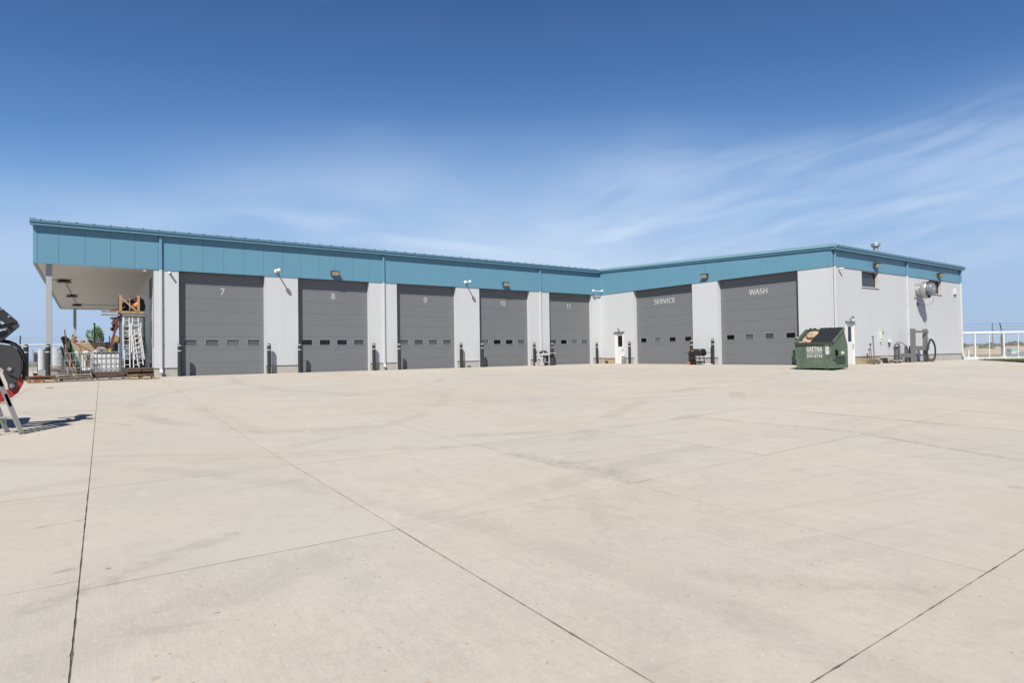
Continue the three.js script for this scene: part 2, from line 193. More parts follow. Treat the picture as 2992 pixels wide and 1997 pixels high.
const yard = new THREE.Group(); yard.name = 'concrete_yard'; struct(yard); scene.add(yard);
{
  const rnd = mulberry(5);
  function slab(x0, x1, z0, z1, near) {
    const gap = near ? 0.0042 : 0.0042, T = 0.05, X0 = x0, X1 = x1; z0 += gap; z1 -= gap; const xa = z => (z0 < -0.5 ? X0 : xj(X0, z)) + gap, xz = z => (z0 < -0.5 ? X1 : xj(X1, z)) - gap;
    const nx = near ? (near > 1 ? 72 : 36) : Math.max(2, Math.round((x1 - x0) / 1.2)), nz = near ? (near > 1 ? 72 : 36) : Math.max(2, Math.round((z1 - z0) / 1.2));
    const pos = [], nor = [], uv = [], idx = [], dy = (rnd() - 0.5) * 0.004, tx = (rnd() - 0.5) * 0.0012, tz = (rnd() - 0.5) * 0.0012, cx = (x0 + x1) / 2, cz = (z0 + z1) / 2;
    const O = near > 1 ? [CLOX, CLOZ, CLOL] : near ? [NEARX, NEARZ, NEARL] : [FARX, FARZ, FARL];
    const H = (x, z) => gy(x, z) + dy + tx * (x - cx) + tz * (z - cz);
    const N = (x, z) => { const e = 0.1, a = (H(x + e, z) - H(x - e, z)) / (2 * e), b = (H(x, z + e) - H(x, z - e)) / (2 * e), l = Math.hypot(a, 1, b); return [-a / l, 1 / l, -b / l]; };
    const jit = (i, n, x, z) => near && (i === 0 || i === n) ? 0.011 * Math.max(0, fbm(x * 11, z * 11, 4) - 0.42) + 0.02 * Math.max(0, fbm(x * 5 + 9, z * 5, 3) - 0.68) : 0;
    const top = [];
    for (let j = 0; j <= nz; j++) for (let i = 0; i <= nx; i++) {
      let z = lerp(z0, z1, j / nz), x = lerp(xa(z), xz(z), i / nx); const jx = jit(i, nx, x, z), jz = jit(j, nz, x + 50, z); if (i === 0) x += jx; else if (i === nx) x -= jx; if (j === 0) z += jz; else if (j === nz) z -= jz;
      const y = H(x, z) - (near && (i === 0 || j === 0 || i === nx || j === nz) ? 0.002 : 0); top.push([x, y, z]); pos.push(x, y, z); nor.push(...N(x, z)); uv.push((x - O[0]) / O[2], (z - O[1]) / O[2]);
    }
    for (let j = 0; j < nz; j++) for (let i = 0; i < nx; i++) { const a = j * (nx + 1) + i, b = a + 1, c = a + nx + 1, d = c + 1; idx.push(a, c, b, b, c, d); }
    const skirt = (list, n) => { for (let k = 0; k + 1 < list.length; k++) { const p = top[list[k]], q = top[list[k + 1]], s = pos.length / 3; for (const [r, o] of [[p, 0], [q, 0], [p, T], [q, T]]) { pos.push(r[0], r[1] - o, r[2]); nor.push(...n); uv.push((r[0] - O[0]) / O[2], (r[2] - O[1]) / O[2]); } idx.push(s, s + 2, s + 1, s + 1, s + 2, s + 3); } };
    const row = j => Array.from({ length: nx + 1 }, (_, i) => j * (nx + 1) + i), col = i => Array.from({ length: nz + 1 }, (_, j) => j * (nx + 1) + i);
    skirt(row(nz), [0, 0, 1]); skirt(row(0).reverse(), [0, 0, -1]); skirt(col(0), [-1, 0, 0]); skirt(col(nx).reverse(), [1, 0, 0]);
    const g = new THREE.BufferGeometry(); g.setAttribute('position', new THREE.Float32BufferAttribute(pos, 3)); g.setAttribute('normal', new THREE.Float32BufferAttribute(nor, 3)); g.setAttribute('uv', new THREE.Float32BufferAttribute(uv, 2)); g.setIndex(idx);
    const m = shade(new THREE.Mesh(g, near > 1 ? concClose : near ? concNear : concFar)); m.name = 'concrete_slab'; yard.add(m);
  }
  for (let i = 0; i + 1 < XJ.length; i++) {
    const x0 = XJ[i], x1 = XJ[i + 1], ZJ = x1 <= -29.7 ? ZJL : ZJR;
    for (let j = 0; j + 1 < ZJ.length; j++) {
      let z0 = ZJ[j], z1 = ZJ[j + 1], a = x0, b = x1;
      if (a >= -0.71) { if (z1 <= V1 + 0.2) continue; z0 = Math.max(z0, V1); }
      const near = z0 > 26 && z1 < 34 && x0 > -32 && x1 < -24 ? 2 : z0 > 22.5 && z1 < 34 && x0 > -35 && x1 < -16 ? 1 : 0;
      slab(a, b, z0, z1, near);
    }
  }
  for (let j = 1; j < 5; j++) slab(-0.7, 0, [0, 0.7, 4.6, 8.6, 12.6][j - 1], [0.7, 4.6, 8.6, 12.6, V1][j], false);
  for (const [a, b] of [[-38.2, -34.8], [-34.8, -31.6], [-31.6, -29.75], [-29.75, XL]]) for (let z = -28; z < -0.1; z += 4) slab(a, b, z, z + 4, false);
}
{ // silt and old sealant lying in the joints
  const pos = [], add = (ax, az, bx, bz) => { const n = Math.max(1, Math.round(Math.hypot(bx - ax, bz - az) / 1.0)), lx = (bz - az), lz = -(bx - ax), l = Math.hypot(lx, lz), ox = lx / l * 0.03, oz = lz / l * 0.03; for (let k = 0; k < n; k++) { const p = [lerp(ax, bx, k / n), lerp(az, bz, k / n)], q = [lerp(ax, bx, (k + 1) / n), lerp(az, bz, (k + 1) / n)], P = (c, s) => [c[0] + s * ox, gy(c[0], c[1]) - 0.008, c[1] + s * oz]; pos.push(...P(p, -1), ...P(q, -1), ...P(p, 1), ...P(p, 1), ...P(q, -1), ...P(q, 1)); } };
  for (const j of XJ) { const z0 = j > -0.69 ? V1 : 0; add(xj(j, z0), z0, xj(j, 37), 37); }
  for (const z of ZJL) if (z > 0) add(XJ[0], z, xj(-29.75, z), z); for (const z of ZJR) if (z > 0) add(xj(-29.75, z), z, z > V1 ? 22 : -0.01, z);
  const g = new THREE.BufferGeometry(); g.setAttribute('position', new THREE.Float32BufferAttribute(pos, 3)); g.computeVertexNormals(); const nn = g.attributes.normal; for (let i = 0; i < nn.count; i++) if (nn.getY(i) < 0) nn.setXYZ(i, 0, 1, 0); g.setAttribute('uv', new THREE.Float32BufferAttribute(pos.flatMap((v, i) => i % 3 === 0 ? [pos[i], pos[i + 2]] : []), 2));
  const fm = dataTex(256, (u, v) => { const k = 0.55 + 0.9 * tfbm(u, v, 16, 4); return [toS(0.105 * k), toS(0.088 * k), toS(0.068 * k)]; }, true); fm.repeat.set(1.5, 1.5); const m = shade(new THREE.Mesh(g, new THREE.MeshStandardMaterial({ map: fm, roughness: 1, side: THREE.DoubleSide }))); m.name = 'joint_filler'; yard.add(m);
}
// earth under and beyond the yard: one sheet to the horizon
const soilMap = dataTex(512, (u, v) => { const n = tfbm(u, v, 8, 6), m = tfbm(u + 0.37, v + 0.11, 32, 4); return [toS(0.20 * (0.7 + 0.6 * n)), toS(0.155 * (0.7 + 0.6 * n) * (0.9 + 0.2 * m)), toS(0.105 * (0.7 + 0.6 * n))]; }, true);
soilMap.repeat.set(0.12, 0.12);
{
  const line = (a, b, s, far) => { const l = []; for (let v = a; v <= b + 1e-6; v += s) l.push(v); for (const f of far) { l.unshift(a - f); l.push(b + f); } return l; };
  const xs = line(-66, 40, 2, [4, 10, 22, 45, 90, 180, 360, 800, 1600]), zs = line(-40, 46, 2, [4, 10, 22, 45, 90, 180, 360, 800, 1600]);
  const pos = [], uv = [], idx = [];
  for (const z of zs) for (const x of xs) {
    let y = gy(x, z) - 0.024; const far = Math.max(0, Math.max(-66 - x, x - 62, -70 - z, z - 60)); y -= 5.5 * sstep(0, 260, far);
    if (x > 13.5 && z < 24) y += 0.012 * sstep(13.5, 14.5, x); pos.push(x, y, z); uv.push(x, z);
  }
  const n = xs.length; for (let j = 0; j + 1 < zs.length; j++) for (let i = 0; i + 1 < n; i++) { const a = j * n + i; idx.push(a, a + n, a + 1, a + 1, a + n, a + n + 1); }
  const g = new THREE.BufferGeometry(); g.setAttribute('position', new THREE.Float32BufferAttribute(pos, 3)); g.setAttribute('uv', new THREE.Float32BufferAttribute(uv, 2)); g.setIndex(idx); g.computeVertexNormals();
  const m = shade(new THREE.Mesh(g, new THREE.MeshStandardMaterial({ map: soilMap, roughness: 1 }))); m.name = 'ground'; struct(m); scene.add(m);
}

// ------------------------------------------------------------------ materials of the building
const panelTone = dataTex(512, (u, v) => { const n = 0.95 + 0.07 * tfbm(u, v, 4, 5) - 0.018 * sstep(0.58, 0.8, tnoise(u * 48, v * 3, 48) * 0.6 + tfbm(u, v, 12, 3) * 0.4); return [n, n, n * 1.0]; }, false);
panelTone.repeat.set(0.31, 0.22);
const M = {
  white: mat(0.665, 0.685, 0.715, 0.6, 0, { map: panelTone }), trimWhite: mat(0.68, 0.695, 0.715, 0.5), blue: mat(0.146, 0.338, 0.468, 0.42, 0, { map: panelTone }), blueTrim: mat(0.160, 0.355, 0.49, 0.38), spoutBlue: mat(0.16, 0.33, 0.50, 0.38),
  door: mat(0.198, 0.208, 0.222, 0.5, 0, { map: panelTone }), doorFrame: mat(0.30, 0.305, 0.31, 0.45), glyph: mat(0.68, 0.69, 0.70, 0.6), dark: mat(0.028, 0.029, 0.032, 0.5), black: mat(0.012, 0.012, 0.014, 0.45), charcoal: mat(0.05, 0.05, 0.054, 0.55),
  core: mat(0.10, 0.105, 0.115, 0.8), soffit: mat(0.72, 0.705, 0.68, 0.5), steelGrey: mat(0.44, 0.45, 0.48, 0.5), galv: mat(0.55, 0.56, 0.57, 0.42, 0.55), alu: mat(0.66, 0.66, 0.66, 0.35, 0.75), flash: mat(0.13, 0.14, 0.16, 0.5), amber: mat(0.86, 0.75, 0.52, 0.35), bronze: mat(0.055, 0.05, 0.047, 0.5),
  glass: new THREE.MeshPhysicalMaterial({ color: rgb(0.55, 0.58, 0.60), roughness: 0.04, metalness: 0, transmission: 1, thickness: 0, ior: 1.5 }),
  band: mat(0.74, 0.74, 0.74, 0.5), plasticWhite: mat(0.78, 0.78, 0.78, 0.4), red: mat(0.42, 0.028, 0.030, 0.38), orange: mat(0.75, 0.22, 0.05, 0.5), rubber: mat(0.018, 0.018, 0.019, 0.85),
};
const plinthMap = dataTex(512, (u, v) => { const n = tfbm(u, v, 6, 6), m = tfbm(u + 0.5, v, 3, 4), s = sstep(0.55, 0.72, tfbm(u, v + 0.3, 7, 5)); const k = (0.9 + 0.2 * n) * (1 - 0.16 * s); return [toS(0.50 * k), toS(0.485 * k), toS(0.455 * k * (0.95 + 0.1 * m))]; }, true); plinthMap.repeat.set(0.45, 0.45);
M.plinth = new THREE.MeshStandardMaterial({ map: plinthMap, roughness: 0.9 });
const sandMap = dataTex(512, (u, v) => { const n = tfbm(u, v, 6, 6), s = sstep(0.5, 0.75, tfbm(u, v + 0.3, 5, 5)); const k = 0.85 + 0.3 * n; return [toS(lerp(0.46, 0.52, s) * k), toS(lerp(0.36, 0.49, s) * k), toS(lerp(0.22, 0.44, s) * k)]; }, true); sandMap.repeat.set(0.3, 0.3);
M.plinthSand = new THREE.MeshStandardMaterial({ map: sandMap, roughness: 0.95 });
const woodTex = (r, g, b, dark) => { const t = dataTex(512, (u, v) => { const w = tfbm(u, v * 0.999, 4, 4), gr = tnoise(u * 4 + w * 3, v * 96, 96) * 0.5 + tnoise(u * 8, v * 160, 160) * 0.5; const k = 0.72 + 0.4 * gr - dark * sstep(0.6, 0.75, w); return [toS(r * k), toS(g * k), toS(b * k)]; }, true); t.repeat.set(0.8, 1.1); return t; };
const woodM = (r, g, b, d = 0.2) => new THREE.MeshStandardMaterial({ map: woodTex(r, g, b, d), roughness: 0.85 });
M.pine = woodM(0.50, 0.34, 0.17); M.oldWood = woodM(0.24, 0.175, 0.12, 0.3); M.greyWood = woodM(0.33, 0.28, 0.22, 0.3); M.bark = woodM(0.115, 0.075, 0.055, 0.3); M.greenWood = woodM(0.03, 0.12, 0.07); M.redWood = woodM(0.22, 0.045, 0.035);
const rustyM = woodM(0.16, 0.085, 0.05, 0.3);

const font = await new FontLoader().loadAsync('fonts/droid/droid_sans_regular.typeface.json');
const fontB = await new FontLoader().loadAsync('fonts/droid/droid_sans_bold.typeface.json');
function textGeo(str, h, w, f = font, d = 0.006) { // centred on x, base at y=0, face toward +z
  const g = new TextGeometry(str, { font: f, size: 1, depth: 0.01, curveSegments: 6, bevelEnabled: false }); g.computeBoundingBox(); const b = g.boundingBox;
  g.translate(-(b.min.x + b.max.x) / 2, -b.min.y, 0); const sy = h / (b.max.y - b.min.y), sx = w ? w / (b.max.x - b.min.x) : sy; g.scale(sx, sy, d / 0.01); return g;
}

// ------------------------------------------------------------------ the workshop
const shop = thing('workshop_building', 'long white metal workshop with teal blue fascia and grey bay doors', 'building');
const WALLS_A = [[XL, -26.53], [-22.74, -21.12], [-17.28, -15.64], [-11.79, -10.15], [-6.28, -4.64], [-0.80, -0.001]];
const DOORS_A = [[-26.53, -22.74, '7'], [-21.12, -17.28, '8'], [-15.64, -11.79, '9'], [-10.15, -6.28, '10'], [-4.64, -0.80, '11']];
const WALLS_B = [[0.001, 1.42], [2.30, 3.24], [8.06, 9.87], [14.74, V1]], DOORS_B = [[3.24, 8.06, 'SERVICE'], [9.87, 14.74, 'WASH']];
const SEAM0 = -26.43, PW = 0.9115, SG = 0.003, PL = 0.40, RECESS = 0.28;
// turn a piece written for the A front (facing +z along x) onto the B front (facing -x, running along z)
const toB = g => g.applyMatrix4(new THREE.Matrix4().set(0, 0, -1, 0, 0, 1, 0, 0, 1, 0, 0, 0, 0, 0, 0, 1));
const toC = g => g.translate(0, 0, V1);
const idt = g => g;
function placed(b, T) { b.g.forEach(T); return b; }
function spans(a, b, off = SEAM0) { const l = [a]; let s = off + Math.ceil((a - off) / PW) * PW; for (; s < b; s += PW) if (s - a > 0.12 && b - s > 0.12) l.push(s); l.push(b); return l; }
function wallRun(a, b, T, y0 = PL, y1 = HF, plinth = M.plinth, ja = 0.037, jb = 0.037) {
  const l = spans(a, b);
  for (let i = 0; i + 1 < l.length; i++) placed(b_().box(l[i] + (i ? SG / 2 : ja), l[i + 1] - (i + 2 < l.length ? SG / 2 : jb), y0 + 0.006, y1 - 0.003, -0.10, 0), T).build('wall_panel', M.white, shop);
  placed(b_().box(a + Math.min(ja, 0.02), b - Math.min(jb, 0.02), 0, y1, -0.24, -0.101), T).build('wall_core', M.core, shop);
  if (y0 > 0.1 && y0 < 1) { placed(b_().box(a + ja, b - jb, -0.03, y0 - 0.012, -0.1005, -0.018), T).build('plinth', plinth, shop); placed(b_().box(a + ja, b - jb, y0 - 0.0115, y0 + 0.005, -0.1, 0.010), T).build('base_flashing', M.flash, shop); }
}
WALLS_A.forEach(([a, b], i) => wallRun(a, b, idt, PL, HF, M.plinth, i ? 0.037 : 0, i < 5 ? 0.037 : 0));
WALLS_B.forEach(([a, b], i) => wallRun(a, b, toB, PL, HF, M.plinth, i > 1 ? 0.037 : 0, i === 0 || i === 3 ? 0 : 0.037));
// end wall: panels round two high windows and a door
const WIN_C = [[2.91, 4.75], [11.05, 12.89]], WY0 = 4.02, DC = [1.18, 2.02];
wallRun(0.001, DC[0], toC, PL, HF, M.plinth, 0.001, 0.001); wallRun(DC[0], DC[1], toC, 2.16, HF, M.plinth, 0.001, 0.001); wallRun(DC[1], WIN_C[0][0], toC, PL, HF, M.plinthSand, 0.001, 0.001); wallRun(WIN_C[0][0], WIN_C[0][1], toC, PL, WY0, M.plinthSand, 0.001, 0.001); wallRun(WIN_C[0][1], 5.4, toC, PL, HF, M.plinthSand, 0.001, 0.001); wallRun(5.4, WIN_C[1][0], toC, PL, HF, M.plinth, 0.001, 0.001); wallRun(WIN_C[1][0], WIN_C[1][1], toC, PL, WY0, M.plinth, 0.001, 0.001); wallRun(WIN_C[1][1], XR, toC, PL, HF, M.plinth, 0.001, 0.001);
wallRun(1.42, 2.30, toB, 2.16, HF, M.plinth, 0.001, 0.001);
for (const [a, b] of WIN_C) {
  const w = new THREE.Group(); w.name = 'high_window'; shop.add(w);
  placed(b_().box(a, a + 0.03, WY0, HF, -0.22, 0.004).box(b - 0.03, b, WY0, HF, -0.22, 0.004).box(a - 0.03, b + 0.03, WY0 - 0.03, WY0 + 0.02, -0.22, 0.04).box(a + 0.03, b - 0.03, HF - 0.05, HF - 0.004, -0.22, 0.004), toC).build('window_reveal', mat(0.60, 0.58, 0.56, 0.6), w);
  placed(b_().box(a + 0.03, a + 0.09, WY0 + 0.02, HF - 0.05, -0.20, -0.15).box(b - 0.09, b - 0.03, WY0 + 0.02, HF - 0.05, -0.20, -0.15).box(a + 0.09, b - 0.09, WY0 + 0.02, WY0 + 0.07, -0.20, -0.15).box(a + 0.09, b - 0.09, HF - 0.10, HF - 0.05, -0.20, -0.15), toC).build('window_frame', M.charcoal, w);
  placed(b_().box(a + 0.09, b - 0.09, WY0 + 0.07, HF - 0.10, -0.18, -0.174), toC).build('window_pane', mat(0.05, 0.057, 0.068, 0.3), w);
}
// door jamb and head returns
function opening(a, b, T) {
  placed(b_().box(a - 0.035, a, 0, HF - 0.012, -0.34, 0.006), T).build('jamb_trim', M.trimWhite, shop);
  placed(b_().box(b, b + 0.035, 0, HF - 0.012, -0.34, 0.006), T).build('jamb_trim', M.trimWhite, shop);
  placed(b_().box(a - 0.035, b + 0.035, HF - 0.011, HF + 0.05, -0.34, -0.002), T).build('head_trim', M.core, shop);
}
const dusty = [mat(0.105, 0.112, 0.125, 0.16), mat(0.075, 0.08, 0.088, 0.12), mat(0.14, 0.147, 0.155, 0.2)];
const paneOf = (t, k) => ({ 7: [0, 0, 2, 0], 9: [0, 1, 0, 0], 10: [2, -1, -1, 0], 11: [1, -1, 2, 0], SERVICE: [-1, 2, -1, -1], WASH: [-1, 0, 1, -1] }[t] || [-1, -1, -1, 1])[k] >= 0 ? dusty[({ 7: [0, 0, 2, 0], 9: [0, 1, 0, 0], 10: [2, -1, -1, 0], 11: [1, -1, 2, 0], SERVICE: [-1, 2, -1, -1], WASH: [-1, 0, 1, -1] }[t] || [-1, -1, -1, 1])[k]] : M.glass;
function bayDoor(a, b, text, T, wc, ww) {
  opening(a, b, T);
  const d = new THREE.Group(); d.name = 'overhead_door'; shop.add(d); d.userData.label = `grey sectional bay door marked ${text}`;
  const n = 8, hs = HF / n, x0 = a + 0.004, x1 = b - 0.004, zf = -RECESS;
  for (let k = 0; k < n; k++) {
    const y0 = k * hs + 0.001, y1 = (k + 1) * hs - 0.001;
    if (k === 2) { // the glazed section
      const s = new THREE.Shape([new THREE.Vector2(x0 + 0.006, y0 + 0.006), new THREE.Vector2(x1 - 0.006, y0 + 0.006), new THREE.Vector2(x1 - 0.006, y1 - 0.006), new THREE.Vector2(x0 + 0.006, y1 - 0.006)]);
      for (const c of wc) s.holes.push(new THREE.Path([[-1, 1.424], [-1, 1.706], [1, 1.706], [1, 1.424]].map(([sx, y]) => new THREE.Vector2(c + sx * (ww / 2 - 0.022), y))));
      const g = new THREE.ExtrudeGeometry(s, { depth: 0.038, bevelEnabled: true, bevelThickness: 0.006, bevelSize: 0.006, bevelSegments: 1 }); g.translate(0, 0, zf - 0.044); placed(b_().add(g), T).build('door_section', M.door, d);
    } else {
      const e = 0.0075, t = 0.05, g = new THREE.ExtrudeGeometry(new THREE.Shape([[0, y0], [-t, y0], [-t, y1], [0 - e * 0, y1 - e * 0 + 0], [0, y1 - e], [0, y0 + e]].map((p, i) => [[-e, y0], [-t, y0], [-t, y1], [-e, y1], [0, y1 - e], [0, y0 + e]][i]).map(([z, y]) => new THREE.Vector2(z, y))), { depth: x1 - x0, bevelEnabled: false });
      g.applyMatrix4(new THREE.Matrix4().set(0, 0, 1, x0, 0, 1, 0, 0, 1, 0, 0, zf, 0, 0, 0, 1)); g.computeVertexNormals();
      // the mapping above mirrors the shape: flip the faces back
      const p = g.attributes.position.array; for (let i = 0; i < p.length; i += 9) for (let q = 0; q < 3; q++) { const s = p[i + 3 + q]; p[i + 3 + q] = p[i + 6 + q]; p[i + 6 + q] = s; } g.computeVertexNormals();
      placed(b_().add(g), T).build('door_section', M.door, d);
    }
  }
  for (const c of wc) {
    const f = b_(), h = ww / 2; for (const [p, q, r, s] of [[c - h, c - h + 0.03, 1.40, 1.73], [c + h - 0.03, c + h, 1.40, 1.73], [c - h + 0.03, c + h - 0.03, 1.40, 1.43], [c - h + 0.03, c + h - 0.03, 1.70, 1.73]]) f.box(p, q, r, s, zf - 0.03, zf + 0.014);
    placed(f, T).build('window_frame', M.doorFrame, d);
    placed(b_().box(c - h + 0.028, c + h - 0.028, 1.428, 1.702, zf - 0.028, zf - 0.022), T).build('window_pane', paneOf(text, wc.indexOf(c)), d);
  }
  const tg = textGeo(text, 0.31, null); tg.computeBoundingBox(); const want = { 7: 0.19, 8: 0.19, 9: 0.19, 10: 0.36, 11: 0.30, SERVICE: 1.68, WASH: 1.10 }[text]; tg.scale(want / (tg.boundingBox.max.x - tg.boundingBox.min.x), 1, 1); tg.translate((a + b) / 2 + ({ WASH: -0.02 }[text] || 0), 3.88, zf + 0.001);
  placed(b_().add(tg), T).build('lettering', M.glyph, d);
}
for (const [a, b, t] of DOORS_A) bayDoor(a, b, t, idt, [-1.40, -0.46, 0.47, 1.41].map(o => (a + b) / 2 + o), 0.61);
// the B front runs mirrored against the viewer's left to right, so its text goes on as it stands
for (const [a, b, t] of DOORS_B) bayDoor(a, b, t, toB, [-1.82, -0.61, 0.61, 1.82].map(o => (a + b) / 2 + o), 0.57);

// person doors
function personDoor(a, b, T, label) {
  const d = new THREE.Group(); d.name = 'entry_door'; shop.add(d); d.userData.label = label; const wm = mat(0.86, 0.86, 0.85, 0.45), gx0 = a + 0.24, gx1 = b - 0.19;
  placed(b_().box(a, a + 0.05, 0, 2.10, -0.16, 0.02).box(b - 0.05, b, 0, 2.10, -0.16, 0.02).box(a, b, 2.10, 2.16, -0.16, 0.02), T).build('door_frame', wm, d);
  const s = new THREE.Shape([[a + 0.055, 0.01], [b - 0.055, 0.01], [b - 0.055, 2.095], [a + 0.055, 2.095]].map(p => new THREE.Vector2(...p))); s.holes.push(new THREE.Path([[gx0, 1.17], [gx0, 1.94], [gx1, 1.94], [gx1, 1.17]].map(p => new THREE.Vector2(...p))));
  const g = new THREE.ExtrudeGeometry(s, { depth: 0.045, bevelEnabled: false }); g.translate(0, 0, -0.075); placed(b_().add(g), T).build('door_leaf', wm, d);
  placed(b_().box(gx0, gx1, 1.17, 1.94, -0.056, -0.050), T).build('window_pane', M.glass, d);
  placed(b_().box(b - 0.15, b - 0.09, 0.92, 1.06, -0.03, 0.0).rod(V3(b - 0.12, 0.97, 0), V3(b - 0.12, 0.97, 0.05), 0.012).rod(V3(b - 0.12, 0.97, 0.05), V3(b - 0.24, 0.97, 0.05), 0.011), T).build('lever_handle', M.alu, d);
  placed(b_().extrude([[0, 2.20], [0.085, 2.18], [0.085, 2.163], [0, 2.168]], b - a + 0.14, g2 => g2.applyMatrix4(new THREE.Matrix4().set(0, 0, -1, b + 0.07, 0, 1, 0, 0, 1, 0, 0, 0, 0, 0, 0, 1))), T).build('drip_hood', M.flash, d);
}
personDoor(1.43, 2.29, toB, 'white entry door with tall glazed slot beside the SERVICE bay');
personDoor(DC[0] + 0.01, DC[1] - 0.01, toC, 'white entry door in the end wall');

// fascia of teal panels
const RY = z => 6.62 - 0.0452 * z; // underside of the roof along z
for (const [x0, x1, T, yt] of [[XC, -0.001, idt, 6.56], [0.001, XR, toC, RY(V1) - 0.04]]) {
  const l = spans(x0, x1);
  for (let i = 0; i + 1 < l.length; i++) placed(b_().rbox(l[i] + (i ? 0.003 : 0), l[i + 1] - (i + 2 < l.length ? 0.003 : 0), HF + 0.03, yt, -0.09, 0.012, 0.006, 1), T).build('fascia_panel', M.blue, shop);
  placed(b_().box(x0 + 0.02, x1 - 0.02, HF, yt, -0.22, -0.091), T).build('fascia_core', M.core, shop);
  placed(b_().box(x0, x1, HF - 0.01, HF + 0.028, -0.09, 0.030), T).build('fascia_trim', M.blueTrim, shop);
}
{ // sloping top on the B front
  const l = spans(0.012, V1 + 0.012, V1 - 0.20);
  for (let i = 0; i + 1 < l.length; i++) { const a = l[i] + (i ? 0.003 : 0), b = l[i + 1] - (i + 2 < l.length ? 0.003 : 0); placed(b_().extrude([[a, HF + 0.03], [b, HF + 0.03], [b, RY(b) - 0.04], [a, RY(a) - 0.04]], 0.1, g => g.translate(0, 0, -0.088)), toB).build('fascia_panel', M.blue, shop); }
  placed(b_().extrude([[0.02, HF], [V1 - 0.1, HF], [V1 - 0.1, RY(V1) - 0.05], [0.02, RY(0) - 0.05]], 0.13, g => g.translate(0, 0, -0.22)), toB).build('fascia_core', M.core, shop);
  placed(b_().box(0.031, V1 + 0.03, HF - 0.01, HF + 0.028, -0.09, 0.030), toB).build('fascia_trim', M.blueTrim, shop);
  const rk = (y0, y1, out) => b_().extrude([[0.2, RY(0.2) + y0], [V1 + 0.22, RY(V1 + 0.22) + y0], [V1 + 0.22, RY(V1 + 0.22) + y1], [0.2, RY(0.2) + y1]], out, g => g.translate(0, 0, 0.013));
  placed(rk(-0.03, 0.12, 0.11), toB).build('rake_trim', mat(0.24, 0.45, 0.55, 0.35), shop);
  placed(rk(-0.13, -0.035, 0.065), toB).build('rake_trim', M.blueTrim, shop);
}
b_().box(-0.007, 0.055, PL + 0.012, HF - 0.011, V1 - 0.055, V1 + 0.007).build('corner_trim', M.trimWhite, shop); b_().box(-0.016, 0.05, HF + 0.029, RY(V1) - 0.16, V1 - 0.05, V1 + 0.016).build('corner_trim', M.blueTrim, shop); b_().box(-0.003, 0.05, -0.03, PL - 0.031, V1 - 0.05, V1 + 0.003).build('plinth', M.plinth, shop);
// left end of the canopy: fascia turning the corner
b_().box(XC - 0.012, XC + 0.08, HF + 0.03, 6.56, -27.9, -0.1).build('fascia_panel', M.blue, shop);
b_().box(XC - 0.03, XC + 0.08, HF - 0.01, HF + 0.028, -27.9, -0.1).build('fascia_trim', M.blueTrim, shop);
b_().box(XC - 0.012, XC + 0.115, HF + 0.03, 6.545, 0.013, 0.024).build('corner_trim', M.blueTrim, shop);
// gutters
const gutM = mat(0.118, 0.262, 0.365, 0.4);
function gutter(x0, x1, z, y) {
  b_().box(x0, x1, y - 0.115, y, z + 0.014, z + 0.185).build('gutter', gutM, shop);
  b_().box(x0 - 0.02, x1 + 0.02, y + 0.012, y + 0.085, z + 0.014, z + 0.215).build('drip_edge', gutM, shop);
  b_().box(x0 + 0.01, x1 - 0.01, y, y + 0.012, z + 0.014, z + 0.16).build('gutter_gap', M.flash, shop);
}
gutter(XC - 0.10, -0.10, 0, 6.56); gutter(-0.09, XR + 0.14, V1, RY(V1) - 0.055);
// roof sheet and its ribs
{
  const roof = new THREE.Group(); roof.name = 'roof'; shop.add(roof); const rm = mat(0.14, 0.25, 0.33, 0.55);
  const sheet = (x0, x1, z0, z1) => { const g = new THREE.BoxGeometry(x1 - x0, 0.05, z1 - z0); g.applyMatrix4(new THREE.Matrix4().makeRotationX(Math.atan(0.0452))); g.translate((x0 + x1) / 2, RY((z0 + z1) / 2) + 0.045, (z0 + z1) / 2); return g; };
  b_().add(sheet(XC - 0.11, 0.02, -28.2, 0.20)).build('roof_sheet', rm, roof); b_().add(sheet(0.02, XR + 0.14, -28.2, V1 + 0.20)).build('roof_sheet', rm, roof);
  const rib = (x, z1, L, w, h) => { const g = new THREE.ExtrudeGeometry(new THREE.Shape([[-w, 0], [w, 0], [w * 0.45, h], [-w * 0.45, h]].map(p => new THREE.Vector2(...p))), { depth: L, bevelEnabled: false }); g.translate(0, 0, -L); g.rotateX(Math.atan(0.0452)); g.translate(x, RY(z1) + 0.066, z1); return g; };
  for (let x = XC + 0.25; x < -0.2; x += 0.6077) b_().add(rib(x, 0.205, 28, 0.04, 0.038)).build('roof_rib', rm, roof);
  for (let x = 0.35; x < XR; x += 0.6077) b_().add(rib(x, V1 + 0.205, 44, 0.04, 0.045)).build('roof_rib', rm, roof);
  for (let x = 0.65; x < XR; x += 0.6077) b_().add(rib(x, V1 + 0.205, 44, 0.03, 0.03)).build('roof_rib', rm, roof);
  b_().box(XC - 0.11, XC + 0.10, 6.66, 6.735, -28.2, 0.19).build('rake_cap', M.blueTrim, roof);
}
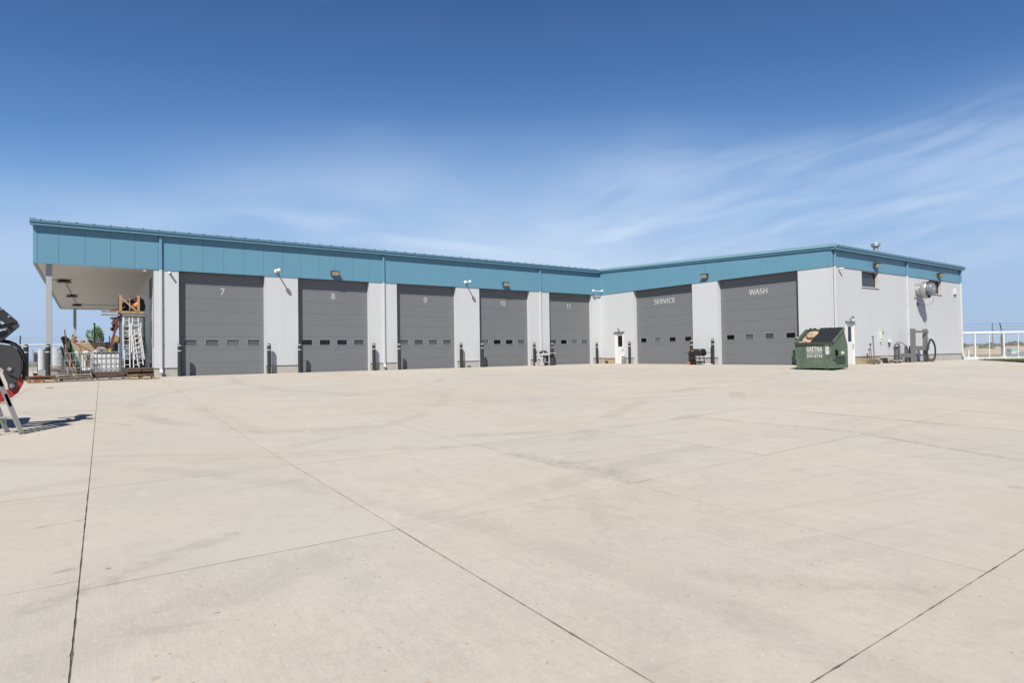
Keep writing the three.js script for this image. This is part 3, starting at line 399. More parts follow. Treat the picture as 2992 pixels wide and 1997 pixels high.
// downspouts: blue over the fascia, white over the wall, kicked out at the foot
function downspout(x, z, yt, white) {
  const d = new THREE.Group(); d.name = 'downspout'; shop.add(d); const w = 0.055;
  b_().rbox(x - w, x + w, HF + 0.005, yt - 0.12, z + 0.014, z + 0.10, 0.012).build('upper_pipe', M.spoutBlue, d);
  const p = b_().rbox(x - w, x + w, 0.30, HF - 0.005, z + 0.005, z + 0.095, 0.012); p.bar(V3(x, 0.33, z + 0.05), V3(x, 0.17, z + 0.17), 0.11, 0.09).build('lower_pipe', M.trimWhite, d);
  for (const y of [1.6, 3.2]) b_().box(x - w - 0.012, x + w + 0.012, y, y + 0.03, z + 0.003, z + 0.099).build('strap', M.trimWhite, d);
}
for (const x of [-27.26, -16.45, -5.42]) downspout(x, 0, 6.56);
for (const x of [0.14, 8.12, 15.78]) downspout(x, V1, RY(V1) - 0.05);
// closed shell behind the fronts
b_().box(0.0, XR, -0.02, 0.004, -28, V1 - 0.1).box(XL, 0.0, -0.02, 0.004, -28, -0.0).build('floor', mat(0.22, 0.215, 0.21, 0.6), shop);
b_().box(XL, XR, 0, 7.75, -28.1, -28).build('back_wall', M.white, shop);
b_().box(XR - 0.1, XR, 0.0, RY(V1) - 0.05, -28, V1 - 0.101).build('side_wall', M.white, shop);
{ // wall under the canopy, with a high window and a door
  for (let z = -28; z < -0.3; z += PW) { const z1 = Math.min(z + PW, -0.002); const zz = [z + SG / 2, z1 - SG / 2]; const y1 = HF + 0.02; if (zz[1] > -2.2 && zz[0] < -0.6 && zz[1] < -0.5) { b_().box(XL, XL + 0.1, PL, 3.72, ...zz).box(XL, XL + 0.1, 4.7, y1, ...zz).build('wall_panel', M.white, shop); } else b_().box(XL, XL + 0.1, PL, y1, ...zz).build('wall_panel', M.white, shop); }
  b_().box(XL + 0.02, XL + 0.1, 0, PL, -28, -0.06).build('plinth', M.plinth, shop); b_().box(XL + 0.101, XL + 0.2, 0, 6.5, -28, -2.3).box(XL + 0.101, XL + 0.2, 0, 3.7, -2.3, -0.25).build('wall_core', M.core, shop);
  b_().box(XL + 0.06, XL + 0.07, 3.72, 4.70, -2.75, -0.6).build('window_pane', mat(0.05, 0.055, 0.065, 0.08), shop);
}
// canopy: soffit planks, columns
for (let z = -27.9; z < -0.05; z += 0.3048) b_().rbox(XC + 0.10, XL - 0.004, HF - 0.002, HF + 0.03, z + 0.006, Math.min(z + 0.299, -0.02), 0.006, 1).build('soffit_plank', M.soffit, shop);
b_().box(XC + 0.05, XL, HF + 0.031, HF + 0.05, -27.9, -0.25).build('soffit_core', M.core, shop);
b_().box(XC + 0.03, XL, HF - 0.03, HF + 0.6, -28.05, -27.9).build('fascia_panel', M.blue, shop);
for (const z of [-0.35, -27.5]) {
  const x = z > -1 ? -31.33 : -30.88, c = new THREE.Group(); c.name = 'canopy_column'; shop.add(c);
  b_().box(x - 0.10, x + 0.10, 0.012, HF - 0.004, z + 0.085, z + 0.10).build('flange', M.steelGrey, c); b_().box(x - 0.10, x + 0.10, 0.012, HF - 0.004, z - 0.10, z - 0.085).build('flange', M.steelGrey, c);
  b_().box(x - 0.006, x + 0.006, 0.012, HF - 0.004, z - 0.085, z + 0.085).build('web', M.steelGrey, c); b_().box(x - 0.15, x + 0.15, 0.0, 0.012, z - 0.15, z + 0.15).build('base_plate', M.steelGrey, c);
}

// ------------------------------------------------------------------ fixtures on the fronts
// bollards
{
  const g = 'black bollards guarding the bay doors';
  const p = thing('bollard', 'black bollard with white bands at the canopy end of bay door seven', 'bollard', [-26.53, 0, 0.27], 0, g);
  b_().lathe([[0.0, 1.51], [0.03, 1.508], [0.06, 1.497], [0.08, 1.475], [0.089, 1.44], [0.089, 0.0]].map(q => q).reverse(), 0, 0, 0, 26).build('sleeve', M.dark, p);
  for (const y of [1.405, 1.165]) b_().lathe([[0.0905, y], [0.0905, y + 0.035]], 0, 0, 0, 26).build('white_band', M.band, p);
  b_().lathe([[0.089, 0.0], [0.098, 0.0], [0.095, 0.012], [0.089, 0.014]], 0, 0, 0, 26).build('foot_collar', M.charcoal, p);
  const L = [[-22.62, 0.27, 'between bay doors seven and eight, next to bay door seven'], [-21.13, 0.27, 'between bay doors seven and eight, next to door eight'], [-17.15, 0.27, 'between bay doors eight and nine, next to door eight'], [-15.65, 0.27, 'between bay doors eight and nine, next to door nine'], [-11.64, 0.27, 'between bay doors nine and ten, next to door nine'], [-10.14, 0.27, 'between bay doors nine and ten, next to door ten'], [-6.14, 0.27, 'between bay doors ten and eleven, next to door ten'], [-4.64, 0.27, 'behind the kettle grill cart beside door eleven'], [-0.64, 0.27, 'in the inner corner beside door eleven'], [-0.27, 3.05, 'between the entry door and the SERVICE bay'], [-0.27, 8.15, 'behind the barrel grill beside the SERVICE bay'], [-0.27, 9.66, 'beside the WASH bay, next to the barrel grill'], [-0.27, 14.77, 'half hidden behind the green dumpster'], [-32.07, 0.0, 'outside the canopy, beyond the first timber pallet'], [-31.35, 0.0, 'in front of the front canopy column']];
  for (const [x, z, w] of L) dup(p, [x, gy(x, z), z], 0, `black bollard with white bands ${w}`);
}
// wall pack lights: wedge housing with a sloping amber lens
function wallPack(x, y, z, turn, label) {
  const t = thing('wall_light', label, 'wall light', [x, y, z], turn, 'wedge shaped wall lights on the fascia');
  b_().extrude([[0, 0.12], [0.22, 0.12], [0.24, 0.10], [0.24, 0.06], [0.10, -0.13], [0, -0.13]], 0.40, g => g.applyMatrix4(new THREE.Matrix4().set(0, 0, -1, 0.20, 0, 1, 0, 0, 1, 0, 0, 0, 0, 0, 0, 1))).build('housing', M.bronze, t);
  const a = V3(0, 0.045, 0.236), c = V3(0, -0.115, 0.118), d = c.clone().sub(a).normalize(), n = V3(0, d.z, -d.y).negate(); if (n.z < 0) n.negate();
  const g = new THREE.BoxGeometry(0.35, 0.185, 0.02); g.applyMatrix4(new THREE.Matrix4().makeBasis(V3(1, 0, 0), d.clone().negate(), n).setPosition(a.clone().add(c).multiplyScalar(0.5).addScaledVector(n, 0.006))); b_().add(g).build('lens', M.amber, t);
}
wallPack(-19.21, 5.23, 0.012, 0, 'amber lens wall light above bay door eight'); wallPack(-8.22, 5.23, 0.012, 0, 'amber lens wall light above bay door ten');
wallPack(-0.012, 5.23, 9.08, -Math.PI / 2, 'amber lens wall light between the SERVICE and WASH bays');
wallPack(4.35, 5.23, V1 + 0.012, 0, 'amber lens wall light above a high window, near the roof vent pipe'); wallPack(12.45, 5.20, V1 + 0.012, 0, 'amber lens wall light above the window behind the exhaust fan');
// dome cameras on pipe arms
function domeArm(x, y, z, turn, L, label) {
  const t = thing('dome_camera', label, 'camera', [x, y, z], turn, 'white dome cameras on pipe arms');
  b_().lathe([[0, 0], [0.115, 0], [0.115, 0.03], [0.10, 0.045], [0.06, 0.06], [0.045, 0.07]], 0, 0, 0.012, 24, V3(0, 0, 1)).build('wall_flange', M.plasticWhite, t);
  b_().rod(V3(0, 0, 0.05), V3(0, 0, L), 0.035, 0.035, 16).build('arm', M.plasticWhite, t);
  b_().sphere(0, 0, L + 0.05, 0.095, 1, 1, 1, 22).add(new THREE.CylinderGeometry(0.098, 0.098, 0.05, 22).translate(0, -0.02, L + 0.05)).build('dome', M.plasticWhite, t);
}
domeArm(-22.18, 5.15, 0, 0, 0.50, 'white dome camera on an arm between bay doors seven and eight'); domeArm(-11.13, 5.19, 0, 0, 0.50, 'white dome camera on an arm between bay doors nine and ten'); domeArm(0, 5.14, 0.24, -Math.PI / 2, 0.80, 'white dome camera on a long arm in the inner corner');
// bullet cameras
function bullet(x, y, z, yaw, pitch, label) {
  const t = thing('bullet_camera', label, 'camera', [x, y, z], 0, 'small white bullet cameras');
  const d = V3(Math.sin(yaw) * Math.cos(pitch), Math.sin(pitch), Math.cos(yaw) * Math.cos(pitch));
  b_().rod(V3(0, 0, 0), V3(0, 0, 0.03), 0.05, 0.05, 16).rod(V3(0, 0, 0.02), V3(0, -0.02, 0.10), 0.018).build('mount', M.plasticWhite, t);
  const c = V3(0, -0.03, 0.10); b_().rod(c.clone().addScaledVector(d, -0.08), c.clone().addScaledVector(d, 0.13), 0.047, 0.047, 18).build('body', M.plasticWhite, t);
  b_().rod(c.clone().addScaledVector(d, 0.12), c.clone().addScaledVector(d, 0.134), 0.036, 0.036, 18).build('lens', M.black, t);
}
bullet(-26.90, 4.80, 0, 0.25, -0.35, 'white bullet camera beside bay door seven'); bullet(0.62, 4.83, V1, 0.9, -0.1, 'white bullet camera at the top of the end wall corner'); bullet(XL - 0.30, 4.84, -0.14, -0.9, -0.2, 'white bullet camera under the canopy soffit');
// gooseneck lamps over the entry doors
function doorLamp(x, y, z, turn, label) {
  const t = thing('door_lamp', label, 'wall light', [x, y, z], turn, 'small dark lamps over the entry doors');
  b_().rod(V3(0, -0.05, 0.0), V3(0, -0.05, 0.02), 0.04).tube([V3(0, -0.05, 0.01), V3(0, 0.0, 0.07), V3(0, 0.07, 0.10), V3(0, 0.085, 0.13)], 0.012, 16, 8).build('neck', M.dark, t);
  b_().lathe([[0.0, 0.10], [0.03, 0.095], [0.045, 0.06], [0.075, 0.0], [0.07, 0.0], [0.04, 0.055], [0.0, 0.085]].reverse(), 0.02, 0.02, 0.14, 20).build('shade', M.dark, t);
}
doorLamp(0, 2.32, 1.86, -Math.PI / 2, 'small dark lamp over the entry door beside the SERVICE bay'); doorLamp(1.62, 2.34, V1, 0, 'small dark lamp over the entry door in the end wall');
{ const t = thing('wall_box', 'white box with dark gland high on the end wall', 'utility box', [14.85, 4.28, V1]); b_().rbox(-0.13, 0.13, -0.16, 0.20, 0, 0.11, 0.015).build('enclosure', M.plasticWhite, t); b_().rod(V3(0, -0.22, 0.05), V3(0, -0.16, 0.05), 0.05).build('cable_gland', M.charcoal, t); }
{ // wall telephone and its dangling cords
  const t = thing('hose_reel_control', 'pale wall box with dangling cord on the end wall', 'utility box', [4.86, 1.2, V1]);
  b_().rbox(-0.15, 0.02, 0.12, 0.50, 0, 0.10, 0.01).rbox(-0.14, -0.03, -0.05, 0.12, 0, 0.07, 0.01).build('enclosure', mat(0.72, 0.72, 0.66, 0.5), t); b_().rbox(0.03, 0.13, 0.36, 0.50, 0, 0.10, 0.01).build('socket', M.charcoal, t);
  b_().tube([V3(-0.1, -0.03, 0.04), V3(-0.08, -0.18, 0.05), V3(-0.03, -0.12, 0.06), V3(0.02, -0.22, 0.05), V3(-0.05, -0.30, 0.05), V3(-0.08, -0.42, 0.04)], 0.01, 40).build('cord', mat(0.5, 0.5, 0.45), t);
}
// exhaust fan on the end wall
{
  const t = thing('exhaust_fan', 'large spun aluminium wall exhaust fan on the end wall', 'exhaust fan', [9.46, 4.12, V1]);
  b_().box(-0.40, 0.40, -0.42, 0.42, 0.0, 0.05).build('wall_plate', mat(0.62, 0.62, 0.62, 0.45, 0.3), t);
  b_().lathe([[0.30, 0.05], [0.33, 0.07], [0.345, 0.24], [0.33, 0.27]], 0, 0, 0, 40, V3(0, 0, 1)).build('throat', M.alu, t);
  const dbl = M.alu.clone(); dbl.side = THREE.DoubleSide;
  b_().lathe([[0.335, 0.26], [0.41, 0.30], [0.47, 0.37], [0.50, 0.47], [0.495, 0.55], [0.475, 0.60], [0.46, 0.595], [0.48, 0.54], [0.48, 0.47], [0.45, 0.39], [0.39, 0.33], [0.32, 0.29]], 0, 0, 0, 44, V3(0, 0, 1)).build('bell_housing', dbl, t);
  b_().lathe([[0.0, 0.36], [0.34, 0.38], [0.35, 0.40], [0.35, 0.82], [0.33, 0.85], [0, 0.855]], 0, 0.02, 0, 40, V3(0, 0, 1)).build('motor_cover', mat(0.42, 0.43, 0.45, 0.38, 0.6), t);
  b_().box(-0.06, 0.06, -0.03, 0.10, 0.856, 0.859).build('name_plate', M.band, t);
  for (const a of [0.4, 1.7, 2.9, 4.2, 5.4]) b_().bar(V3(0.34 * Math.cos(a), 0.34 * Math.sin(a), 0.48), V3(0.485 * Math.cos(a), 0.485 * Math.sin(a), 0.50), 0.02, 0.05).build('strut', M.charcoal, t);
  b_().rbox(-0.10, 0.02, -0.85, -0.71, 0.0, 0.09, 0.01).build('isolator', M.charcoal, t); b_().tube([V3(0.02, -0.80, 0.06), V3(0.2, -0.86, 0.3), V3(0.25, -0.7, 0.7), V3(0.2, -0.42, 0.75)], 0.009, 30).build('conduit', M.charcoal, t);
}
{ // roof vent pipe
  const z = V1 - 3, x = 11.32, y = RY(z) + 0.06, t = thing('roof_vent', 'galvanised roof vent pipe with round rain cap', 'vent', [x, y, z]);
  b_().lathe([[0.26, -0.04], [0.17, 0.10], [0.155, 0.14], [0.155, 1.30]], 0, 0, 0, 32).build('pipe', M.galv, t);
  b_().lathe([[0.16, 1.21], [0.24, 1.235], [0.265, 1.25], [0.265, 1.335], [0.25, 1.34], [0.25, 1.36], [0.265, 1.365], [0.265, 1.43], [0.24, 1.455], [0.0, 1.475]], 0, 0, 0, 36).build('rain_cap', M.galv, t);
}
// soffit lights and conduit
for (const [z, x, w] of [[-6.2, -30.97, 'nearest the yard'], [-14.9, -30.82, 'in the middle of the run'], [-22.6, -30.68, 'nearest the far canopy column']]) {
  const t = thing('soffit_light', `dark low canopy light, the one ${w}`, 'light', [x, HF - 0.004, z], 0, 'dark lights under the canopy soffit');
  b_().box(-0.10, 0.10, -0.05, 0, -0.10, 0.10).build('mount', M.dark, t); b_().extrude([[-0.30, -0.14], [0.30, -0.14], [0.24, -0.05], [-0.24, -0.05]], 0.5, g => g.translate(0, 0, -0.25)).build('housing', M.dark, t);
}
tag(b_().rod(V3(-30.97, HF - 0.03, -6.2), V3(-30.68, HF - 0.03, -22.6), 0.014).rod(V3(-30.97, HF - 0.03, -6.2), V3(-31.7, HF - 0.03, -6.2), 0.014).rod(V3(-30.68, HF - 0.03, -22.6), V3(-27.6, HF - 0.03, -22.6), 0.014).build('conduit', M.charcoal), 'thin grey conduit linking the lights under the canopy', 'conduit');

// ------------------------------------------------------------------ against the end wall
{ // hose rack of weathered timber
  const t = thing('hose_rack', 'weathered timber hose rack with two posts and rails', 'rack', [8.0, 0, V1 + 0.62]); const m = woodM(0.20, 0.20, 0.205, 0.3);
  b_().box(-0.95, -0.67, 0, 1.86, -0.08, 0.08).build('post', m, t); b_().box(0.62, 0.90, 0, 1.86, -0.08, 0.08).build('post', m, t);
  b_().box(-0.67, 0.94, 1.64, 1.75, 0.083, 0.12).build('rail', m, t); b_().box(-0.67, 0.98, 0.66, 0.90, 0.083, 0.12).build('rail', m, t);
  b_().box(-0.95, -0.80, 0.28, 0.50, -0.62, -0.085).box(-0.60, -0.40, 0, 0.9, -0.30, -0.15).build('back_brace', m, t);
  const h = new B(); for (const [r, ph, dx, dy] of [[0.52, 0, 0, 0], [0.48, 0.4, 0.10, 0.03], [0.58, -0.3, 0.06, 0.0]]) { const pts = []; for (let k = 0; k <= 40; k++) { const a = k / 40 * 2 * Math.PI + ph; const s = Math.sin(a), c = Math.cos(a); pts.push(V3(9.02 + dx + r * 1.05 * c * (1 - 0.30 * s), 0.66 + dy + (r + 0.06) * s, V1 + 0.79 + 0.02 * Math.sin(a * 3 + ph))); } h.tube(pts, 0.024, 90, 8); }
  h.tube([V3(8.5, 0.05, V1 + 0.8), V3(8.0, 0.08, V1 + 0.5), V3(7.4, 0.4, V1 + 0.45), V3(6.9, 1.0, V1 + 0.3), V3(6.2, 1.15, V1 + 0.2)], 0.016, 60).tube([V3(7.0, 0.95, V1 + 0.35), V3(7.3, 0.3, V1 + 0.5), V3(7.55, 0.05, V1 + 0.6)], 0.02, 40);
  tag(h.build('rubber_hose', M.rubber), 'black rubber hose coiled over the timber rack', 'hose');
}
{ // bent pipe stand
  const t = thing('pipe_stand', 'dented grey arched pipe stand on a small platform', 'stand', [5.55, 0, V1 + 0.5]); const m = mat(0.10, 0.095, 0.105, 0.55, 0.3);
  b_().tube([V3(-0.24, 0.02, 0), V3(-0.24, 0.5, 0), V3(-0.24, 0.92, 0), V3(-0.20, 1.0, 0), V3(0.2, 1.0, 0), V3(0.24, 0.92, 0), V3(0.24, 0.5, 0), V3(0.24, 0.02, 0)], 0.035, 70, 10).build('arch', m, t);
  b_().box(-0.30, 0.30, 0.10, 0.16, -0.10, 0.10).build('platform', M.galv, t); for (const x of [-0.2, 0.2]) b_().bar(V3(x, 0.16, 0.0), V3(x, 0.45, 0), 0.05).build('upright', m, t);
  b_().box(-0.24, 0.24, 0.38, 0.45, -0.03, 0.03).build('crossbar', m, t); for (const x of [-0.27, 0.27]) b_().rod(V3(x, 0.05, -0.04), V3(x, 0.05, 0.04), 0.05, 0.05, 16).build('wheel', M.rubber, t);
}
{ // hydrant pipe, spigot
  const t = thing('water_standpipe', 'grey boxed water standpipe beside the hose rack', 'standpipe', [6.45, 0, V1 + 0.16]);
  b_().box(-0.12, 0.06, 0, 0.86, -0.12, 0.04).build('casing', mat(0.17, 0.165, 0.16, 0.7), t); b_().rod(V3(0.14, 0.12, 0.02), V3(0.14, 0.8, 0.02), 0.05).bar(V3(0.14, 0.16, 0.02), V3(0.22, 0.08, 0.12), 0.09).build('drain_pipe', M.galv, t); b_().box(-0.2, 0.26, 0.86, 0.89, -0.13, 0.06).build('cap', M.charcoal, t);
}
{ const t = thing('valve_box', 'small white valve box on a stub above the pipe stand', 'utility box', [5.72, 1.10, V1]); b_().rbox(-0.07, 0.12, 0.02, 0.20, 0.02, 0.14, 0.01).build('enclosure', M.plasticWhite, t); b_().bar(V3(0, 0.04, 0.0), V3(-0.07, -0.16, 0.1), 0.05).build('stub', M.charcoal, t); }
{ const t = thing('wall_ledge', 'small concrete ledge sticking out from the end wall base', 'ledge', [5.0, 0.30, V1]); b_().box(-0.25, 0.55, 0, 0.07, -0.04, 0.42).build('slab', M.plinth, t); b_().box(-0.15, -0.07, -0.30, 0, -0.04, 0.05).build('bracket', M.plinth, t); }
{ // push broom cart
  const t = thing('floor_scraper', 'upright wheeled floor scraper leaning handle near the end door', 'tool', [3.1, 0, V1 + 0.42]); const m = mat(0.16, 0.14, 0.12, 0.7);
  b_().box(-0.33, 0.33, 0.05, 0.16, -0.16, 0.16).box(-0.28, 0.28, 0.16, 0.24, -0.10, 0.10).build('deck', m, t); b_().rod(V3(0.06, 0.2, 0), V3(0.06, 1.42, -0.05), 0.028).rod(V3(-0.08, 1.42, -0.05), V3(0.2, 1.42, -0.05), 0.024).build('handle', m, t);
  b_().rod(V3(-0.12, 0.2, -0.05), V3(-0.12, 0.95, -0.1), 0.02).box(-0.18, -0.02, 0.95, 1.08, -0.13, -0.09).build('second_handle', m, t); b_().box(-0.2, 0.26, 0.38, 0.41, -0.05, 0.0).build('crossbar', m, t); for (const x of [-0.26, 0.26]) b_().rod(V3(x, 0.05, 0.1), V3(x + 0.05, 0.05, 0.1), 0.05, 0.05, 14).build('caster', M.rubber, t);
}

// ------------------------------------------------------------------ dumpster and its rubbish
const DP = { x: -4.27, z: 17.02, a: -Math.PI / 2 + 0.03, w: 1.6 };
{
  const dy = gy(-4.0, 17.8) - 0.01;
  // local frame: x along the front (left to right for a viewer), z out of the front, y up
  const t = thing('dumpster', 'green steel front load dumpster with one ribbed black lid open', 'dumpster', [DP.x, dy, DP.z], -Math.PI / 2 + 0.03); const W = DP.w, D = 1.31, lift = 0.085, hf = 1.19, hb = 1.76, xb = 0.98;
  const gMap = dataTex(512, (u, v) => { const n = tfbm(u, v, 5, 5), s = sstep(0.56, 0.70, tfbm(u + 0.2, v, 9, 5)), st = sstep(0.62, 0.8, tnoise(u * 40, v * 3, 40)); let r = 0.105, g = 0.162, b = 0.106; const k = 0.8 + 0.45 * n; r *= k; g *= k; b *= k; r = lerp(r, 0.17, 0.35 * s); g = lerp(g, 0.21, 0.35 * s); b = lerp(b, 0.15, 0.35 * s); const q = 1 - 0.22 * st; const ru = sstep(0.70, 0.78, tfbm(u + 0.7, v + 0.4, 14, 4)); return [toS(lerp(r * q, 0.12, 0.6 * ru)), toS(lerp(g * q, 0.07, 0.6 * ru)), toS(lerp(b * q, 0.04, 0.6 * ru))]; }, true); gMap.repeat.set(0.5, 0.5);
  const gm = new THREE.MeshStandardMaterial({ map: gMap, roughness: 0.55 });
  const prof = [[0, lift], [0, hf], [xb, hb], [D, hf - 0.12], [D, lift]]; // depth (0 at the front), height
  const side = x => b_().extrude(prof, 0.02, g => g.applyMatrix4(new THREE.Matrix4().set(0, 0, 1, x, 0, 1, 0, 0, -1, 0, 0, 0, 0, 0, 0, 1)));
  side(0).build('side_wall', gm, t); side(W - 0.02).build('side_wall', gm, t);
  b_().box(0.02, W - 0.02, lift, hf, -0.02, 0).build('front_wall', gm, t); b_().box(0.02, W - 0.02, lift, hf - 0.12, -D, -D + 0.02).build('back_wall', gm, t); b_().box(0.02, W - 0.02, lift, lift + 0.02, -D + 0.02, -0.02).build('floor', gm, t);
  const sl = (x0, x1, d0, y0, d1, y1, th) => b_().bar(V3((x0 + x1) / 2, y0, -d0), V3((x0 + x1) / 2, y1, -d1), x1 - x0, th);
  sl(0.02, W - 0.02, D - 0.012, hf - 0.12, xb, hb, 0.02).build('back_slope', gm, t);
  b_().box(-0.03, W + 0.03, hf - 0.10, hf + 0.02, 0.001, 0.05).build('front_rim', mat(0.055, 0.055, 0.04, 0.6), t);
  const ang = Math.atan2(hb - hf, xb);
  for (const x of [-0.045, W + 0.002]) b_().bar(V3(x + 0.02, hf + 0.0, 0.04), V3(x + 0.02, hb + 0.02, -xb), 0.043, 0.09).build('side_rim', gm, t);
  b_().box(-0.03, W + 0.03, hb - 0.02, hb + 0.04, -xb - 0.04, -xb + 0.01).build('hinge_bar', gm, t);
  for (const x of [0.12, 0.30, 0.62, 0.80, 1.0, 1.35]) b_().box(x, x + 0.10, hb + 0.04, hb + 0.085, -xb - 0.06, -xb + 0.03).build('hinge', M.black, t);
  // closed lid over the right part, ribbed
  const lid = new THREE.Group(); lid.name = 'lid'; t.add(lid); const lm = mat(0.022, 0.023, 0.028, 0.5); const on = (x, s, h) => V3(x, hf + 0.05 + Math.sin(ang) * s + Math.cos(ang) * h, 0.03 - Math.cos(ang) * s + Math.sin(ang) * h); const Ls = Math.hypot(xb, hb - hf) + 0.03;
  const L0 = 0.68, L1 = W - 0.02; b_().bar(on((L0 + L1) / 2, 0.0, 0.0), on((L0 + L1) / 2, Ls, 0.0), L1 - L0, 0.03).build('lid_sheet', lm, lid);
  for (let k = 0; k < 6; k++) for (const [s0, s1] of [[0.10, 0.56], [0.62, 1.04]]) { const x = L0 + 0.09 + k * 0.145; b_().bar(on(x, s0, 0.025), on(x, s1, 0.025), 0.07, 0.032).build('rib', lm, lid); }
  b_().bar(on(L0, 0.005, -0.02), on(L1, 0.005, -0.02), 0.05, 0.07).build('lid_lip', lm, lid);
  // open lid hanging down the back
  b_().bar(V3(0.33, hb + 0.03, -xb - 0.07), V3(0.33, hb - 0.85, -D - 0.10), 0.62, 0.03).build('open_lid', lm, t);
  // fork pockets and corner posts
  for (const [x0, x1] of [[-0.20, -0.002], [W + 0.002, W + 0.20]]) { b_().box(x0, x1, 0.86, 0.88, -0.86, -0.06).box(x0, x1, 0.60, 0.62, -0.86, -0.06).box(x0 < 0 ? x0 : x1 - 0.02, x0 < 0 ? x0 + 0.02 : x1, 0.62, 0.86, -0.86, -0.06).build('fork_pocket', gm, t); b_().box(x0 < 0 ? -0.05 : W + 0.001, x0 < 0 ? -0.001 : W + 0.05, 0.46, 1.0, -0.10, 0.03).build('corner_gusset', gm, t); }
  for (const x of [0.28, W - 0.32]) for (const z of [-0.10, -D + 0.12]) b_().box(x - 0.06, x + 0.06, 0, lift, z - 0.04, z + 0.04).build('foot', mat(0.14, 0.13, 0.10, 0.8), t);
  const txt = (s, h, w, x, y, f = fontB) => { const g = textGeo(s, h, w, f, 0.004); g.translate(x, y, 0.001); return g; };
  const cx = 0.81; b_().add(txt('GRETNA', 0.22, 0.68, cx, 0.795)).build('lettering', M.band, t); b_().add(txt('SANITATION', 0.05, 0.64, cx, 0.725)).build('lettering', M.glyph, t); b_().add(txt('332-4710', 0.115, 0.68, cx, 0.545)).build('lettering', M.band, t);
  b_().box(cx - 0.335, cx + 0.335, 0.680, 0.690, 0.0005, 0.003).build('lettering_rule', M.band, t);
  b_().box(1.21, 1.44, 1.03, 1.075, 0.0005, 0.003).box(1.28, 1.44, 0.91, 1.0, 0.0005, 0.003).box(1.28, 1.36, 0.80, 0.89, 0.0005, 0.003).box(1.37, 1.44, 0.68, 0.89, 0.0005, 0.003).box(1.29, 1.40, 0.68, 0.79, 0.0005, 0.0025).box(1.50, 1.585, 1.05, 1.08, 0.0005, 0.003).build('sticker', M.glyph, t);
  b_().add(new THREE.BoxGeometry(0.004, 0.12, 0.26).translate(W + 0.203, 0.74, -0.42)).build('sticker', M.glyph, t);
  // rubbish: each piece a thing of its own, set in the dumpster's frame
  const q = new THREE.Quaternion().setFromAxisAngle(V3(0, 1, 0), -Math.PI / 2 + 0.03);
  const place = (o, x, y, z) => { const v = V3(x, y, z).applyQuaternion(q); o.position.set(DP.x + v.x, dy + v.y, DP.z + v.z); o.quaternion.premultiply(q); return o; };
  function lump(name, label, cat, r, sx, sy, sz, m, seed, amp, x, y, z) { const g = new THREE.IcosahedronGeometry(r, 4), p = g.attributes.position; for (let i = 0; i < p.count; i++) { const v = V3(p.getX(i), p.getY(i), p.getZ(i)); const n = 1 + amp * (Math.abs(fbm(v.x * 9 / r * 0.2 + seed, v.y * 9 / r * 0.2 + v.z * 7 / r * 0.2, 3) - 0.5) * 3 - 0.5); v.multiplyScalar(n); p.setXYZ(i, v.x * sx, v.y * sy, v.z * sz); } g.computeVertexNormals(); const o = b_().add(g).build(name, m); tag(o, label, cat); place(o, x, y, z); return o; }
  const kraft = mat(0.46, 0.33, 0.21, 0.8), kraft2 = mat(0.40, 0.27, 0.17, 0.85);
  lump('paper_bag', 'big crumpled kraft paper bag on top of the dumpster rubbish', 'paper bag', 0.26, 1.2, 0.95, 1.0, kraft, 3, 0.35, 0.52, 1.47, -0.58);
  lump('paper_sheet', 'spread crumpled brown paper at the dumpster front edge', 'paper', 0.28, 1.4, 0.60, 0.9, kraft, 8, 0.4, 0.46, 1.17, -0.20);
  lump('rubbish_bag', 'dark rubbish bag deep under the other rubbish', 'rubbish bag', 0.42, 1.6, 0.85, 1.2, mat(0.05, 0.045, 0.04, 0.6), 13, 0.3, 0.75, 0.78, -0.60);
  const bx = (name, label, w, h, d, m, x, y, z, rx, ry, rz) => { const o = b_().rbox(-w / 2, w / 2, -h / 2, h / 2, -d / 2, d / 2, 0.006, 1).build(name, m); tag(o, label, 'carton'); o.rotation.set(rx, ry, rz); place(o, x, y, z); };
  bx('carton', 'pale grey carton standing on edge in the dumpster', 0.17, 0.24, 0.20, mat(0.55, 0.54, 0.52, 0.7), 0.23, 1.24, -0.30, 0.2, 0.5, -0.3); bx('carton', 'torn brown carton flap behind the kraft bag', 0.34, 0.10, 0.22, kraft2, 0.30, 1.36, -0.52, 0.3, 0.3, -0.35); bx('carton', 'small white carton at the dumpster front rim', 0.13, 0.07, 0.10, M.plasticWhite, 0.16, 1.20, -0.09, 0.1, 0.4, 0.1); bx('carton', 'tan flat carton at the dumpster corner', 0.16, 0.06, 0.16, kraft, 0.08, 1.17, -0.16, 0.3, 0.1, -0.2); bx('carton', 'orange printed carton scrap on the brown paper', 0.11, 0.05, 0.10, M.orange, 0.42, 1.29, -0.28, 0.4, 0.2, 0.2); bx('carton', 'white carton peeping out below the closed lid', 0.16, 0.05, 0.10, M.plasticWhite, 1.02, 1.20, -0.03, 0.0, 0.2, 0.0);
}

